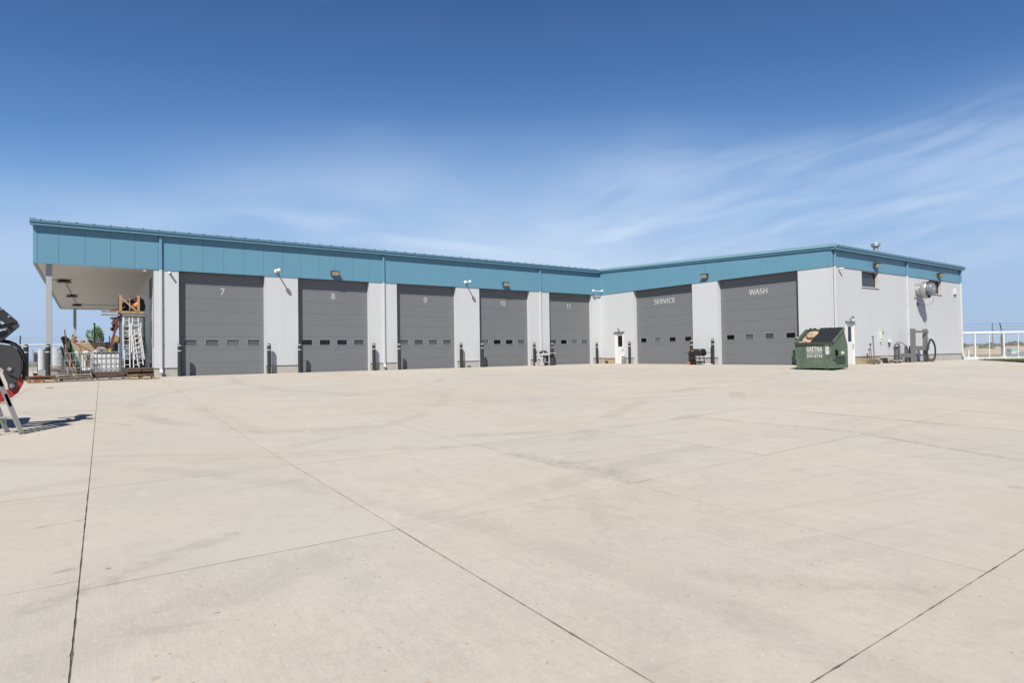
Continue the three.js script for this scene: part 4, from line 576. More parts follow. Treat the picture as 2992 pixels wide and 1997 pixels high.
// ------------------------------------------------------------------ grills, can, block
{ // kettle grill cart
  const x = -6.05, z = 0.85, t = thing('kettle_grill_cart', 'black kettle grill set in a white wheeled cart with side shelf', 'grill', [x, gy(x, z), z]); const wh = mat(0.62, 0.62, 0.61, 0.5);
  b_().sphere(0.20, 0.80, 0, 0.285, 1, 0.62, 1, 26).build('kettle_lid', mat(0.02, 0.02, 0.022, 0.25), t); b_().lathe([[0.0, 0.52], [0.16, 0.55], [0.25, 0.66], [0.28, 0.80]], 0.20, 0, 0, 28).build('bowl', M.charcoal, t);
  b_().tube([V3(0.13, 0.955, 0.03), V3(0.14, 1.02, 0.03), V3(0.20, 1.04, 0.03), V3(0.26, 1.02, 0.03), V3(0.27, 0.955, 0.03)], 0.009, 20).build('lid_handle', M.alu, t);
  b_().box(-0.14, 0.50, 0.66, 0.78, 0.20, 0.30).box(-0.14, 0.50, 0.66, 0.78, -0.30, -0.20).box(-0.14, -0.08, 0.66, 0.78, -0.2, 0.2).build('front_panel', wh, t); b_().rbox(-0.02, 1.02, 0.775, 0.815, -0.30, 0.31, 0.01).build('side_shelf', wh, t);
  for (const [lx, lz] of [[-0.11, 0.25], [0.46, 0.25], [-0.11, -0.25], [0.46, -0.25]]) b_().box(lx - 0.025, lx + 0.025, 0.10, 0.68, lz - 0.025, lz + 0.025).build('leg', wh, t);
  b_().box(-0.12, 0.48, 0.19, 0.215, -0.26, 0.27).build('lower_shelf', wh, t); b_().lathe([[0, 0.215], [0.15, 0.22], [0.165, 0.44], [0.11, 0.46], [0, 0.46]], 0.21, 0, 0.02, 24).build('gas_cylinder', mat(0.30, 0.30, 0.30, 0.4), t);
  for (const lz of [0.27, -0.27]) b_().rod(V3(-0.17, 0.115, lz), V3(-0.17, 0.115, lz + 0.045), 0.115, 0.115, 24).build('wheel', wh, t); for (const lz of [0.2, -0.2]) b_().rod(V3(0.47, 0.05, lz), V3(0.47, 0.05, lz + 0.03), 0.05, 0.05, 16).build('caster', wh, t);
}
{ // folded grill cover hanging under the shelf
  const x = -5.30, z = 0.82, t = thing('grill_cover', 'dark draped grill cover hanging from the cart shelf', 'cover', [x, gy(x, z), z]);
  const g = new THREE.CylinderGeometry(0.25, 0.32, 0.66, 36, 18, true), p = g.attributes.position; for (let i = 0; i < p.count; i++) { const a = Math.atan2(p.getZ(i), p.getX(i)), y = p.getY(i), k = 1 + 0.10 * Math.sin(a * 7 + y * 3) + 0.06 * Math.sin(a * 3 - y * 5); p.setXYZ(i, p.getX(i) * k * 1.15, y + 0.42, p.getZ(i) * k * 0.75); } g.computeVertexNormals();
  b_().add(g).build('cloth', mat(0.045, 0.045, 0.047, 0.8, 0, { side: THREE.DoubleSide }), t); b_().box(-0.30, 0.35, 0.03, 0.14, -0.2, 0.22).build('bunched_hem', mat(0.05, 0.05, 0.05, 0.85), t);
}
{ // barrel grill
  const x = -0.80, z = 8.98, t = thing('barrel_grill', 'black barrel charcoal grill with orange wheel and side tables', 'grill', [x, gy(x, z), z], -Math.PI / 2); const bk = mat(0.022, 0.021, 0.021, 0.5);
  const half = (a0, a1, name, r) => { const g = new THREE.CylinderGeometry(r, r, 0.86, 30, 1, false, a0, a1); g.rotateZ(Math.PI / 2); g.translate(0, 0.72, 0); b_().add(g).build(name, bk, t); };
  { const g = new THREE.CylinderGeometry(0.21, 0.21, 0.86, 30); g.rotateZ(Math.PI / 2); g.scale(1, 1.0, 1.15); g.translate(0.02, 0.72, 0); b_().add(g).build('barrel', bk, t); }
  b_().rbox(-0.46, 0.47, 0.56, 0.72, -0.25, 0.26, 0.04).build('fire_box', bk, t); b_().box(-0.45, 0.46, 0.715, 0.735, -0.255, 0.267).build('seam_rim', M.charcoal, t);
  b_().rod(V3(0.02, 0.79, 0.27), V3(0.24, 0.79, 0.27), 0.014).build('lid_handle', M.charcoal, t); b_().rbox(-0.27, -0.12, 0.79, 0.84, 0.205, 0.245, 0.01).build('orange_badge', M.orange, t); b_().rod(V3(0.34, 0.85, 0.15), V3(0.34, 0.87, 0.22), 0.045, 0.045, 18).build('thermometer', M.alu, t);
  b_().box(-0.78, -0.47, 0.665, 0.69, -0.18, 0.20).build('side_table', bk, t); b_().box(0.48, 0.80, 0.685, 0.71, -0.18, 0.20).build('side_table', bk, t);
  for (const [lx, lz] of [[-0.26, 0.2], [0.28, 0.2], [-0.26, -0.2], [0.28, -0.2]]) b_().bar(V3(lx, 0.58, lz), V3(lx + (lx > 0 ? 0.06 : -0.04), 0.02, lz * 1.15), 0.028).build('leg', bk, t);
  b_().bar(V3(-0.28, 0.16, 0.22), V3(0.33, 0.16, 0.22), 0.05, 0.07).bar(V3(-0.28, 0.16, -0.22), V3(0.33, 0.16, -0.22), 0.05, 0.07).box(-0.29, 0.33, 0.14, 0.16, -0.2, 0.2).build('lower_rack', bk, t); b_().tube([V3(-0.24, 0.42, 0.21), V3(-0.02, 0.42, 0.21), V3(0.06, 0.52, 0.21), V3(0.1, 0.57, 0.2)], 0.012, 24).bar(V3(-0.02, 0.1, 0.21), V3(0.08, 0.55, 0.2), 0.02).build('brace', bk, t);
  for (const lz of [0.26, -0.28]) b_().rod(V3(-0.40, 0.085, lz), V3(-0.40, 0.085, lz + 0.04), 0.085, 0.085, 24).build('wheel', M.orange, t); b_().rod(V3(-0.40, 0.085, -0.26), V3(-0.40, 0.085, 0.28), 0.014).bar(V3(-0.40, 0.085, 0.2), V3(-0.40, 0.60, 0.2), 0.06, 0.10).bar(V3(-0.40, 0.085, -0.2), V3(-0.40, 0.60, -0.2), 0.06, 0.10).build('axle_leg', bk, t);
}
tag(b_().add((() => { const g = new THREE.BoxGeometry(0.30, 0.06, 0.22); g.translate(-0.75, 0.08, 9.05); return g; })()).rod(V3(-0.7, 0.03, 9.4), V3(-0.45, 0.03, 9.75), 0.02).build('scrap_bundle', M.galv), 'crushed foil pan and rod lying under the barrel grill', 'scrap');
{ const x = -0.35, z = 2.57, t = thing('milk_can', 'weathered steel milk can beside the white entry door', 'milk can', [x, gy(x, z), z]); const m = mat(0.30, 0.29, 0.26, 0.55, 0.4);
  b_().lathe([[0, 0.01], [0.125, 0], [0.13, 0.02], [0.13, 0.36], [0.12, 0.39], [0.08, 0.43], [0.078, 0.46]], 0, 0, 0, 26).build('body', m, t); b_().lathe([[0.078, 0.455], [0.118, 0.47], [0.125, 0.50], [0.10, 0.505], [0.0, 0.50]], 0, 0, 0, 26).build('lid', m, t); for (const y of [0.12, 0.30]) b_().lathe([[0.131, y], [0.135, y + 0.01], [0.131, y + 0.02]], 0, 0, 0, 26).build('hoop', m, t); b_().tube([V3(0, 0.42, 0.10), V3(0, 0.41, 0.16), V3(0, 0.34, 0.15)], 0.009, 12).build('handle', m, t); }
{ const t = thing('stone_block', 'tan stone block with square hole at the wall foot beside the inner corner', 'stone block', [-0.17, 0, 0.97], -Math.PI / 2); const m = new THREE.MeshStandardMaterial({ map: sandMap, roughness: 0.95 });
  b_().box(-0.36, -0.24, 0, 0.36, -0.12, 0.16).build('end_pillar', m, t); b_().box(0.05, 0.40, 0, 0.36, -0.12, 0.16).build('end_pillar', m, t); b_().box(-0.24, 0.05, 0.20, 0.36, -0.12, 0.16).build('lintel', m, t); b_().box(-0.24, 0.05, 0, 0.20, -0.12, -0.06).build('back_slab', M.oldWood, t); b_().box(-0.40, 0.44, 0.36, 0.40, -0.12, 0.19).build('cap_stone', m, t); }
{ const t = thing('floor_vent', 'small dark vent hood at the wall foot between bay doors nine and ten', 'vent', [-10.95, 0.02, -0.045]); b_().box(-0.15, 0.15, 0, 0.13, 0, 0.07).build('hood', M.galv, t); b_().box(-0.10, 0.10, 0.02, 0.08, 0.07, 0.075).build('opening', M.black, t); }

// ------------------------------------------------------------------ the store under the canopy
// pallets along its edge
function pallet(x0, x1, z1, d, label, m = M.pine) {
  const w = x1 - x0, t = thing('pallet', label, 'pallet', [(x0 + x1) / 2, gy((x0 + x1) / 2, z1 - d / 2) + 0.002, z1 - d / 2], 0, 'timber pallets along the canopy edge');
  for (const z of [-0.42, 0, 0.42]) b_().box(-w / 2, w / 2, 0.0, 0.018, z * d - 0.045, z * d + 0.045).build('bottom_board', m, t);
  for (const x of [-0.46, 0, 0.46]) for (const z of [-0.42, 0, 0.42]) b_().box(x * w - 0.045, x * w + 0.045, 0.018, 0.095, z * d - 0.05, z * d + 0.05).build('block', m, t);
  for (let k = 0; k < 6; k++) { const z = -d / 2 + 0.05 + k * (d - 0.1) / 5; b_().box(-w / 2, w / 2, 0.095, 0.115, z - 0.045, z + 0.045).build('deck_board', m, t); }
  return t;
}
pallet(-31.87, -30.97, 2.70, 0.9, 'low pallet of rusty rods beside the canopy bollards'); pallet(-30.90, -29.78, 2.46, 1.0, 'pallet under the tan pole ends and steel channels', M.greyWood); pallet(-29.70, -28.72, 2.25, 0.9, 'battered pallet under loose dark logs', M.greyWood); pallet(-28.64, -27.70, 2.48, 0.95, 'pale pallet under the pile of dark timber logs');
{ // pallet 1: rusty rods, red can
  const r = mulberry(11);
  for (let k = 0; k < 22; k++) { const y = 0.135 + 0.03 * (k % 4) + 0.02 * r(), z = 1.9 + 0.75 * r(), a = (r() - 0.5) * 0.5, x = -31.42 + (r() - 0.5) * 0.2, L = 0.3 + 0.16 * r(); tag(b_().rod(V3(x - L * Math.cos(a), y + gy(x, z), z - L * Math.sin(a)), V3(x + L * Math.cos(a), y + 0.05 * (r() - 0.5) + gy(x, z), z + L * Math.sin(a)), 0.014 + 0.012 * r(), undefined, 7).build('rusty_rod', rustyM), 'short rusty rod in a heap on the low pallet', 'rod', 'rusty rods heaped on the low pallet'); }
  const t = thing('fuel_can', 'red plastic fuel can with dark cap behind the rusty rods', 'fuel can', [-31.66, 0.0, 0.95]); b_().rbox(-0.13, 0.13, 0, 0.24, -0.1, 0.1, 0.03).build('can_body', M.red, t); b_().rbox(-0.12, 0.02, 0.24, 0.33, -0.07, 0.07, 0.02).build('cap', M.rubber, t);
}
{ // pallet 2: two tiers of poles end on, steel channels on top
  const r = mulberry(21), y0 = 0.117 + gy(-30.4, 2);
  const endM = mat(0.42, 0.34, 0.22, 0.85);
  for (const ty of [0, 1]) for (const [a, b] of [[-30.92, -30.46], [-30.33, -29.90]]) for (let k = 0; k < 10; k++) { const x = a + 0.022 + k * (b - a - 0.04) / 9, y = y0 + 0.045 + ty * 0.115, rr = 0.019 + 0.004 * r(), t = thing('timber_pole', 'tan pole seen end on in a bundled tier', 'pole', [x, y, 2.0], 0, 'tan pole bundles under the steel channels'); b_().rod(V3(0, 0, -0.4), V3(0, 0, 0.43 + 0.03 * r()), rr, rr, 9).build('shaft', M.bark, t); b_().rod(V3(0, 0, 0.455), V3(0, 0, 0.47 + 0.03 * r()), rr * 0.93, rr * 0.93, 9).build('cut_end', endM, t); }
  for (const ty of [0, 1]) for (const [a, b] of [[-30.95, -30.44], [-30.35, -29.88]]) tag(b_().box(a, b, y0 + 0.005 + ty * 0.115 + 0.063, y0 + 0.02 + ty * 0.115 + 0.068, 1.62, 2.40).build('spacer_board', M.bark), 'dark spacer board between pole tiers', 'board', 'spacer boards between the pole tiers');
  for (let k = 0; k < 4; k++) tag(b_().box(-30.98 + 0.01 * k, -29.90 + 0.006 * k, y0 + 0.245 + 0.02 * (k % 2), y0 + 0.29 + 0.012 * (k % 2), 1.62 + k * 0.2, 1.80 + k * 0.2).build('steel_channel', mat(0.15, 0.17, 0.20, 0.4, 0.5)), 'blue grey steel channel lying on the pole bundles', 'steel channel', 'steel channels on the pole bundles');
}
function log(a, b, r, label, group) { const t = thing('timber_log', label, 'log', [0, 0, 0], 0, group); const d = b.clone().sub(a), L = d.length(), g = new THREE.CylinderGeometry(r, r * 1.05, L, 14, 8), p = g.attributes.position; for (let i = 0; i < p.count; i++) { const k = 1 + 0.14 * (fbm(p.getX(i) * 30 + a.x * 9, p.getY(i) * 4 + a.y * 30 + p.getZ(i) * 20, 3) - 0.5); p.setXYZ(i, p.getX(i) * k, p.getY(i), p.getZ(i) * k); } g.computeVertexNormals(); g.applyQuaternion(new THREE.Quaternion().setFromUnitVectors(V3(0, 1, 0), d.clone().normalize())); const m = a.clone().add(b).multiplyScalar(0.5); g.translate(m.x, m.y, m.z); b_().add(g).build('bark', M.bark, t); const n = d.normalize(); b_().rod(b.clone().addScaledVector(n, -0.01), b.clone().addScaledVector(n, 0.006), r * 0.9, r * 0.9, 12).rod(a.clone().addScaledVector(n, -0.006), a.clone().addScaledVector(n, 0.01), r * 0.9, r * 0.9, 12).build('cut_end', M.oldWood, t); return t; }
{ const r = mulberry(31), y0 = 0.12 + gy(-29.2, 1.9), G = 'loose dark logs on the battered pallet'; for (const [x0, x1, y, z] of [[-29.75, -29.0, 0.05, 2.15], [-29.25, -28.75, 0.05, 2.1], [-29.85, -28.8, 0.13, 2.0], [-29.7, -28.72, 0.12, 1.85], [-29.80, -29.1, 0.05, 1.8], [-29.2, -28.6, 0.05, 1.65], [-29.86, -28.75, 0.19, 1.8]]) log(V3(x0, y0 + y, z), V3(x1, y0 + y + 0.02 * (r() - 0.5), z + 0.1 * (r() - 0.5)), 0.045, 'loose dark log on the battered pallet', G); }
{ const r = mulberry(41), y0 = 0.12 + gy(-28.2, 2), G = 'dark log pile beside the wall corner'; for (let row = 0; row < 4; row++) for (let k = 0; k < 5 - (row > 2 ? 1 : 0); k++) { const z = 2.36 - k * 0.17 - 0.08 * (row % 2), y = y0 + 0.05 + row * 0.085; const s = r(); if (k === 0 && s < 0.6) { log(V3(-28.66, y, z), V3(-28.22 + 0.1 * s, y, z), 0.047, 'dark log in the pile beside the wall corner', G); log(V3(-28.16 + 0.1 * s, y, z + 0.01), V3(-27.72, y, z + 0.01), 0.045, 'dark log in the pile beside the wall corner', G); } else log(V3(-28.68 + 0.06 * r(), y, z), V3(-27.74 + 0.05 * r(), y, z + 0.03 * (r() - 0.5)), 0.047, 'dark log in the pile beside the wall corner', G); }
  for (let k = 0; k < 3; k++) tag(b_().bar(V3(-28.64 + k * 0.12, y0 + 0.03 + 0.03 * k, 2.47), V3(-28.30 + k * 0.15, y0 + 0.02 + 0.05 * (k % 2), 2.50 + 0.02 * k), 0.03, 0.012).build('pale_splinter', M.pine), 'pale split lath poking out of the log pile', 'lath', 'pale laths by the log pile'); }
// white tote in a galvanised cage
function cageBars(b, x0, x1, y0, y1, z0, z1, nx, ny, r) { for (let k = 0; k <= nx; k++) { const x = lerp(x0, x1, k / nx); b.rod(V3(x, y0, z1), V3(x, y1, z1), r, r, 8).rod(V3(x, y0, z0), V3(x, y1, z0), r, r, 8); } for (let k = 0; k <= ny; k++) { const y = lerp(y0, y1, k / ny); b.rod(V3(x0, y, z1 + 0.012), V3(x1, y, z1 + 0.012), r, r, 8).rod(V3(x0, y, z0 - 0.012), V3(x1, y, z0 - 0.012), r, r, 8).rod(V3(x0 - 0.012, y, z0), V3(x0 - 0.012, y, z1), r, r, 8).rod(V3(x1 + 0.012, y, z0), V3(x1 + 0.012, y, z1), r, r, 8); } for (let k = 1; k < nx; k++) { const z = lerp(z0, z1, k / nx); b.rod(V3(x0, y0, z), V3(x0, y1, z), r, r, 8).rod(V3(x1, y0, z), V3(x1, y1, z), r, r, 8); } return b; }
{
  const t = thing('tote_tank', 'white plastic tote tank in a galvanised cage', 'tote tank', [-29.32, 0.0, -0.98]); const w = 0.525;
  b_().rbox(-w + 0.02, w - 0.02, 0.19, 1.10, -0.46, 0.46, 0.07, 4).build('tank', mat(0.80, 0.80, 0.80, 0.35), t);
  for (let k = 0; k < 6; k++) for (let j = 0; j < 4; j++) b_().rbox(-w + 0.05 + k * 0.163, -w + 0.18 + k * 0.163, 0.24 + j * 0.215, 0.42 + j * 0.215, 0.452, 0.478, 0.03, 3).build('pocket', mat(0.80, 0.80, 0.80, 0.35), t);
  cageBars(b_(), -w, w, 0.16, 1.16, -0.49, 0.49, 6, 4, 0.011).build('cage', M.galv, t); b_().rbox(-w, w, 1.15, 1.175, -0.5, 0.5, 0.008, 1).build('top_plate', M.galv, t);
  b_().lathe([[0.10, 1.175], [0.10, 1.22], [0.0, 1.225]].reverse().reverse(), 0, 0, 0, 20).build('lid', M.charcoal, t);
  for (const x of [-0.45, 0, 0.45]) b_().box(x - 0.06, x + 0.06, 0, 0.11, -0.5, 0.5).build('skid', M.oldWood, t); b_().box(-w, w, 0.11, 0.155, -0.5, 0.5).build('skid_deck', M.oldWood, t);
}
for (let k = 0; k < 3; k++) { const x = -29.58 + 0.09 * k; tag(b_().tube([V3(x - 0.2, 1.19, -0.75), V3(x - 0.06, 1.33 + 0.02 * k, -0.72), V3(x + 0.0, 1.39 - 0.02 * k, -0.7), V3(x + 0.06, 1.37 - 0.03 * k, -0.7), V3(x + 0.16, 1.21, -0.72)], 0.013, 30).build('pipe_bracket', mat(0.72, 0.70, 0.68, 0.45)), 'white bent pipe bracket lying on the tote tank', 'bracket', 'white pipe brackets on the tote'); }
// empty cage holding upright lumber
{
  const t = thing('storage_cage', 'open galvanised cage holding upright boards and rods', 'cage', [-30.335, 0.0, -0.66]); cageBars(b_(), -0.445, 0.445, 0.16, 1.13, -0.46, 0.46, 5, 3, 0.013).build('frame', M.galv, t); b_().box(-0.46, 0.46, 0.1, 0.15, -0.47, 0.47).build('deck', M.oldWood, t); for (const x of [-0.4, 0.4]) b_().box(x - 0.05, x + 0.05, 0, 0.1, -0.45, 0.45).build('skid', M.oldWood, t);
  const g1 = 'boards standing in the galvanised cage'; const bd = (a, b, w, th, m, l) => tag(b_().bar(a, b, w, th, V3(0, 0, 1)).build('upright_board', m), l, 'board', g1);
  bd(V3(-30.28, 0.17, -0.45), V3(-30.86, 1.86, -0.80), 0.16, 0.03, M.greenWood, 'wide dark green board leaning in the cage'); bd(V3(-30.18, 0.17, -0.5), V3(-30.72, 1.78, -0.78), 0.13, 0.03, M.greenWood, 'second dark green board leaning behind the first'); bd(V3(-30.42, 0.17, -0.52), V3(-30.92, 1.80, -0.72), 0.07, 0.03, M.oldWood, 'brown board beside the green boards'); bd(V3(-30.38, 0.17, -0.34), V3(-30.78, 1.50, -0.6), 0.05, 0.03, M.pine, 'pale narrow board among the green boards'); bd(V3(-30.62, 0.17, -0.35), V3(-30.81, 2.15, -0.6), 0.045, 0.03, M.redWood, 'tall reddish brown post standing highest in the cage'); bd(V3(-30.58, 0.17, -0.6), V3(-30.95, 1.42, -0.9), 0.06, 0.02, M.greenWood, 'short green slat at the cage side'); bd(V3(-30.30, 0.17, -0.3), V3(-30.62, 0.98, -0.45), 0.05, 0.04, M.redWood, 'dark red offcut low in the cage'); bd(V3(-30.0, 0.6, -0.9), V3(-30.3, 1.45, -0.95), 0.05, 0.04, M.oldWood, 'short brown stake in front of the drums');
  for (const [x0, x1, h] of [[-30.14, -30.16, 0.95], [-30.08, -30.0, 1.0], [-30.05, -29.93, 1.03], [-30.12, -29.98, 0.9]]) tag(b_().rod(V3(x0, 0.16, -0.3), V3(x1, h, -0.42), 0.013).build('black_rod', M.black), 'thin black rod standing in the cage', 'rod', 'black rods in the cage');
  tag(b_().rod(V3(-30.80, 0.42, -0.15), V3(-31.02, 0.60, -0.05), 0.014).build('red_pipe', M.redWood), 'red brown pipe poking out of the cage side', 'pipe');
  for (const k of [0, 1]) tag(b_().rod(V3(-30.78 + 0.05 * k, 1.78, -2.2), V3(-29.75 + 0.06 * k, 1.12, -1.9), 0.012).build('long_rod', rustyM), 'long rusty rod sloping down in front of the drums', 'rod', 'long rods sloping before the drums');
}
// drums and white bags behind the cage
for (const [x, k] of [[-30.42, 0], [-30.08, 1], [-29.74, 2]]) { const t = thing('plastic_drum', 'translucent white drum under plastic film', 'drum', [x, 0, -2.5], 0, 'white drums behind the cage'); b_().lathe([[0, 0.42], [0.15, 0.42], [0.165, 0.45], [0.165, 0.78], [0.158, 0.80], [0.165, 0.82], [0.165, 1.16], [0.13, 1.22], [0, 1.23]], 0, 0, 0, 24).build('shell', mat(0.72, 0.71, 0.68, 0.4), t); b_().rod(V3(0.07, 1.22, 0.05), V3(0.07, 1.27, 0.05), 0.03).build('bung', M.plasticWhite, t); }
{ const r = mulberry(55); for (let k = 0; k < 6; k++) { const x = -30.35 + (k % 3) * 0.32, y = 0.13 + Math.floor(k / 3) * 0.22; const g = new THREE.SphereGeometry(0.2, 20, 14), p = g.attributes.position; for (let i = 0; i < p.count; i++) { const n = 1 + 0.12 * (fbm(p.getX(i) * 14 + k * 5, p.getY(i) * 14 + p.getZ(i) * 9, 3) - 0.5) * 2; p.setXYZ(i, p.getX(i) * n * 1.1, p.getY(i) * n * 0.72, p.getZ(i) * n); } g.computeVertexNormals(); g.translate(x, y, -2.05 - 0.1 * (k % 2)); tag(b_().add(g).build('white_sack', M.plasticWhite), 'plump white sack stacked in front of the drums', 'sack', 'white sacks before the drums'); } }
// wrapped goods
function wrapped(x, z, r, y0, y1, label, flat) { const g = new THREE.CylinderGeometry(r, r * 0.98, y1 - y0, 40, 24), p = g.attributes.position; for (let i = 0; i < p.count; i++) { const a = Math.atan2(p.getZ(i), p.getX(i)), y = p.getY(i), q = 1 + 0.010 * Math.sin(y * 31 + 9 * fbm(a * 2 + 5, y * 2, 3)) + 0.07 * (fbm(a * 3 + x, y * 5 + 9, 3) - 0.5); p.setXYZ(i, p.getX(i) * q, y + (y1 + y0) / 2, p.getZ(i) * q * flat); } g.computeVertexNormals(); const t = thing('wrapped_goods', label, 'wrapped goods', [x, 0, z]); b_().add(g).build('film', mat(0.58, 0.61, 0.66, 0.18), t); b_().box(-r * 0.95, r * 0.95, 0, y0, -r * 0.9 * flat, r * 0.9 * flat).build('base', mat(0.38, 0.38, 0.38, 0.7), t); return t; }
wrapped(-31.86, -6.0, 0.16, 0.36, 1.39, 'narrow film wrapped column outside the canopy', 1); wrapped(-31.12, -2.2, 0.33, 0.28, 1.42, 'wide film wrapped roll behind the canopy column', 1);
{ const t = thing('waste_bin', 'grey bin topped with flattened cardboard by the canopy column', 'bin', [-31.07, 0, 0.25]); b_().extrude([[-0.15, 0.0], [0.13, 0.0], [0.17, 0.44], [-0.18, 0.44]], 0.4, g => g.translate(0, 0, -0.2)).build('bin_body', mat(0.34, 0.33, 0.31, 0.7), t); for (const [y, s] of [[0.445, 0], [0.50, 0.02], [0.56, -0.02]]) b_().add(new THREE.BoxGeometry(0.40, 0.035, 0.44).rotateZ(0.06 * (s > 0 ? 1 : -1)).translate(s, y + 0.02, 0.02)).build('cardboard', mat(0.26, 0.20, 0.13, 0.85), t); }
// tan tank with its fittings
{
  const t = thing('tan_tank', 'long tan rectangular tank with capped top openings', 'tank', [-30.01, 0, -7.5]); b_().rbox(-0.78, 0.78, 0.02, 1.73, -0.5, 0.5, 0.03).build('tank_body', mat(0.46, 0.35, 0.22, 0.6), t); for (const x of [-0.22, 0.10]) b_().lathe([[0.10, 1.73], [0.12, 1.78], [0.12, 1.83], [0.08, 1.85], [0.0, 1.86]], x, 0, 0.3, 20).build('cap', mat(0.32, 0.24, 0.13, 0.6), t);
  const p = thing('vent_stack', 'thin black vent stack rising from the tank', 'pipe', [-29.70, 1.73, -7.7]); b_().rod(V3(0, 0, 0), V3(0, 0.5, 0), 0.032).rod(V3(0, 0.5, 0), V3(-0.01, 1.0, 0), 0.028).build('pipe', M.black, p); b_().rod(V3(-0.01, 0.98, 0), V3(-0.01, 1.06, 0), 0.05).build('collar', M.dark, p);
  const q = thing('cooling_pot', 'grey metal pot on short legs standing on the tank', 'pot', [-29.44, 1.73, -7.2]); b_().lathe([[0, 0.05], [0.14, 0.05], [0.155, 0.08], [0.155, 0.26], [0.13, 0.26], [0, 0.25]], 0, 0, 0, 24).build('pot_body', M.galv, q); for (const a of [0.5, 2.6, 4.7]) b_().rod(V3(0.11 * Math.cos(a), 0, 0.11 * Math.sin(a)), V3(0.11 * Math.cos(a), 0.06, 0.11 * Math.sin(a)), 0.02).build('leg', M.charcoal, q);
  const e = thing('engine_pump', 'yellow and red engine pump with tangled frame on the tank', 'pump', [-30.60, 1.73, -7.2]); b_().rbox(-0.10, 0.08, 0.12, 0.34, -0.1, 0.1, 0.03).build('tank_shell', mat(0.36, 0.26, 0.05, 0.5), e); b_().rbox(-0.02, 0.16, 0.02, 0.14, -0.1, 0.1, 0.02).build('motor', M.red, e); b_().bar(V3(-0.16, 0, 0.05), V3(-0.04, 0.44, 0.05), 0.02).bar(V3(0.2, 0, 0.05), V3(-0.02, 0.44, 0.05), 0.02).bar(V3(-0.06, 0.40, 0.05), V3(0.10, 0.24, -0.05), 0.05).bar(V3(0.02, 0.32, 0), V3(0.22, 0.30, 0), 0.03).build('frame', M.oldWood, e);
  tag(b_().rbox(-29.21, -28.65, 0, 1.72, -7.9, -7.1, 0.02).rbox(-29.24, -28.62, 1.72, 1.76, -7.93, -7.07, 0.01).build('grey_cabinet', mat(0.30, 0.29, 0.29, 0.6)), 'grey metal cabinet standing beside the tan tank', 'cabinet');
}
function lumpGeo(x, y, z, r, sx, sy, sz, seed, amp = 0.5) { const g = new THREE.IcosahedronGeometry(r, 4), p = g.attributes.position; for (let i = 0; i < p.count; i++) { const a = p.getX(i) / r, b = p.getY(i) / r, c = p.getZ(i) / r, n = 1 + amp * (fbm(a * 2.3 + seed, b * 2.3 + c * 1.9 + seed, 4) - 0.5) * 1.6 - amp * 0.5 * Math.abs(fbm(a * 4 + seed + 9, b * 5 + c * 3, 3) - 0.5); p.setXYZ(i, x + p.getX(i) * n * sx, y + p.getY(i) * n * sy, z + p.getZ(i) * n * sz); } g.computeVertexNormals(); return g; }
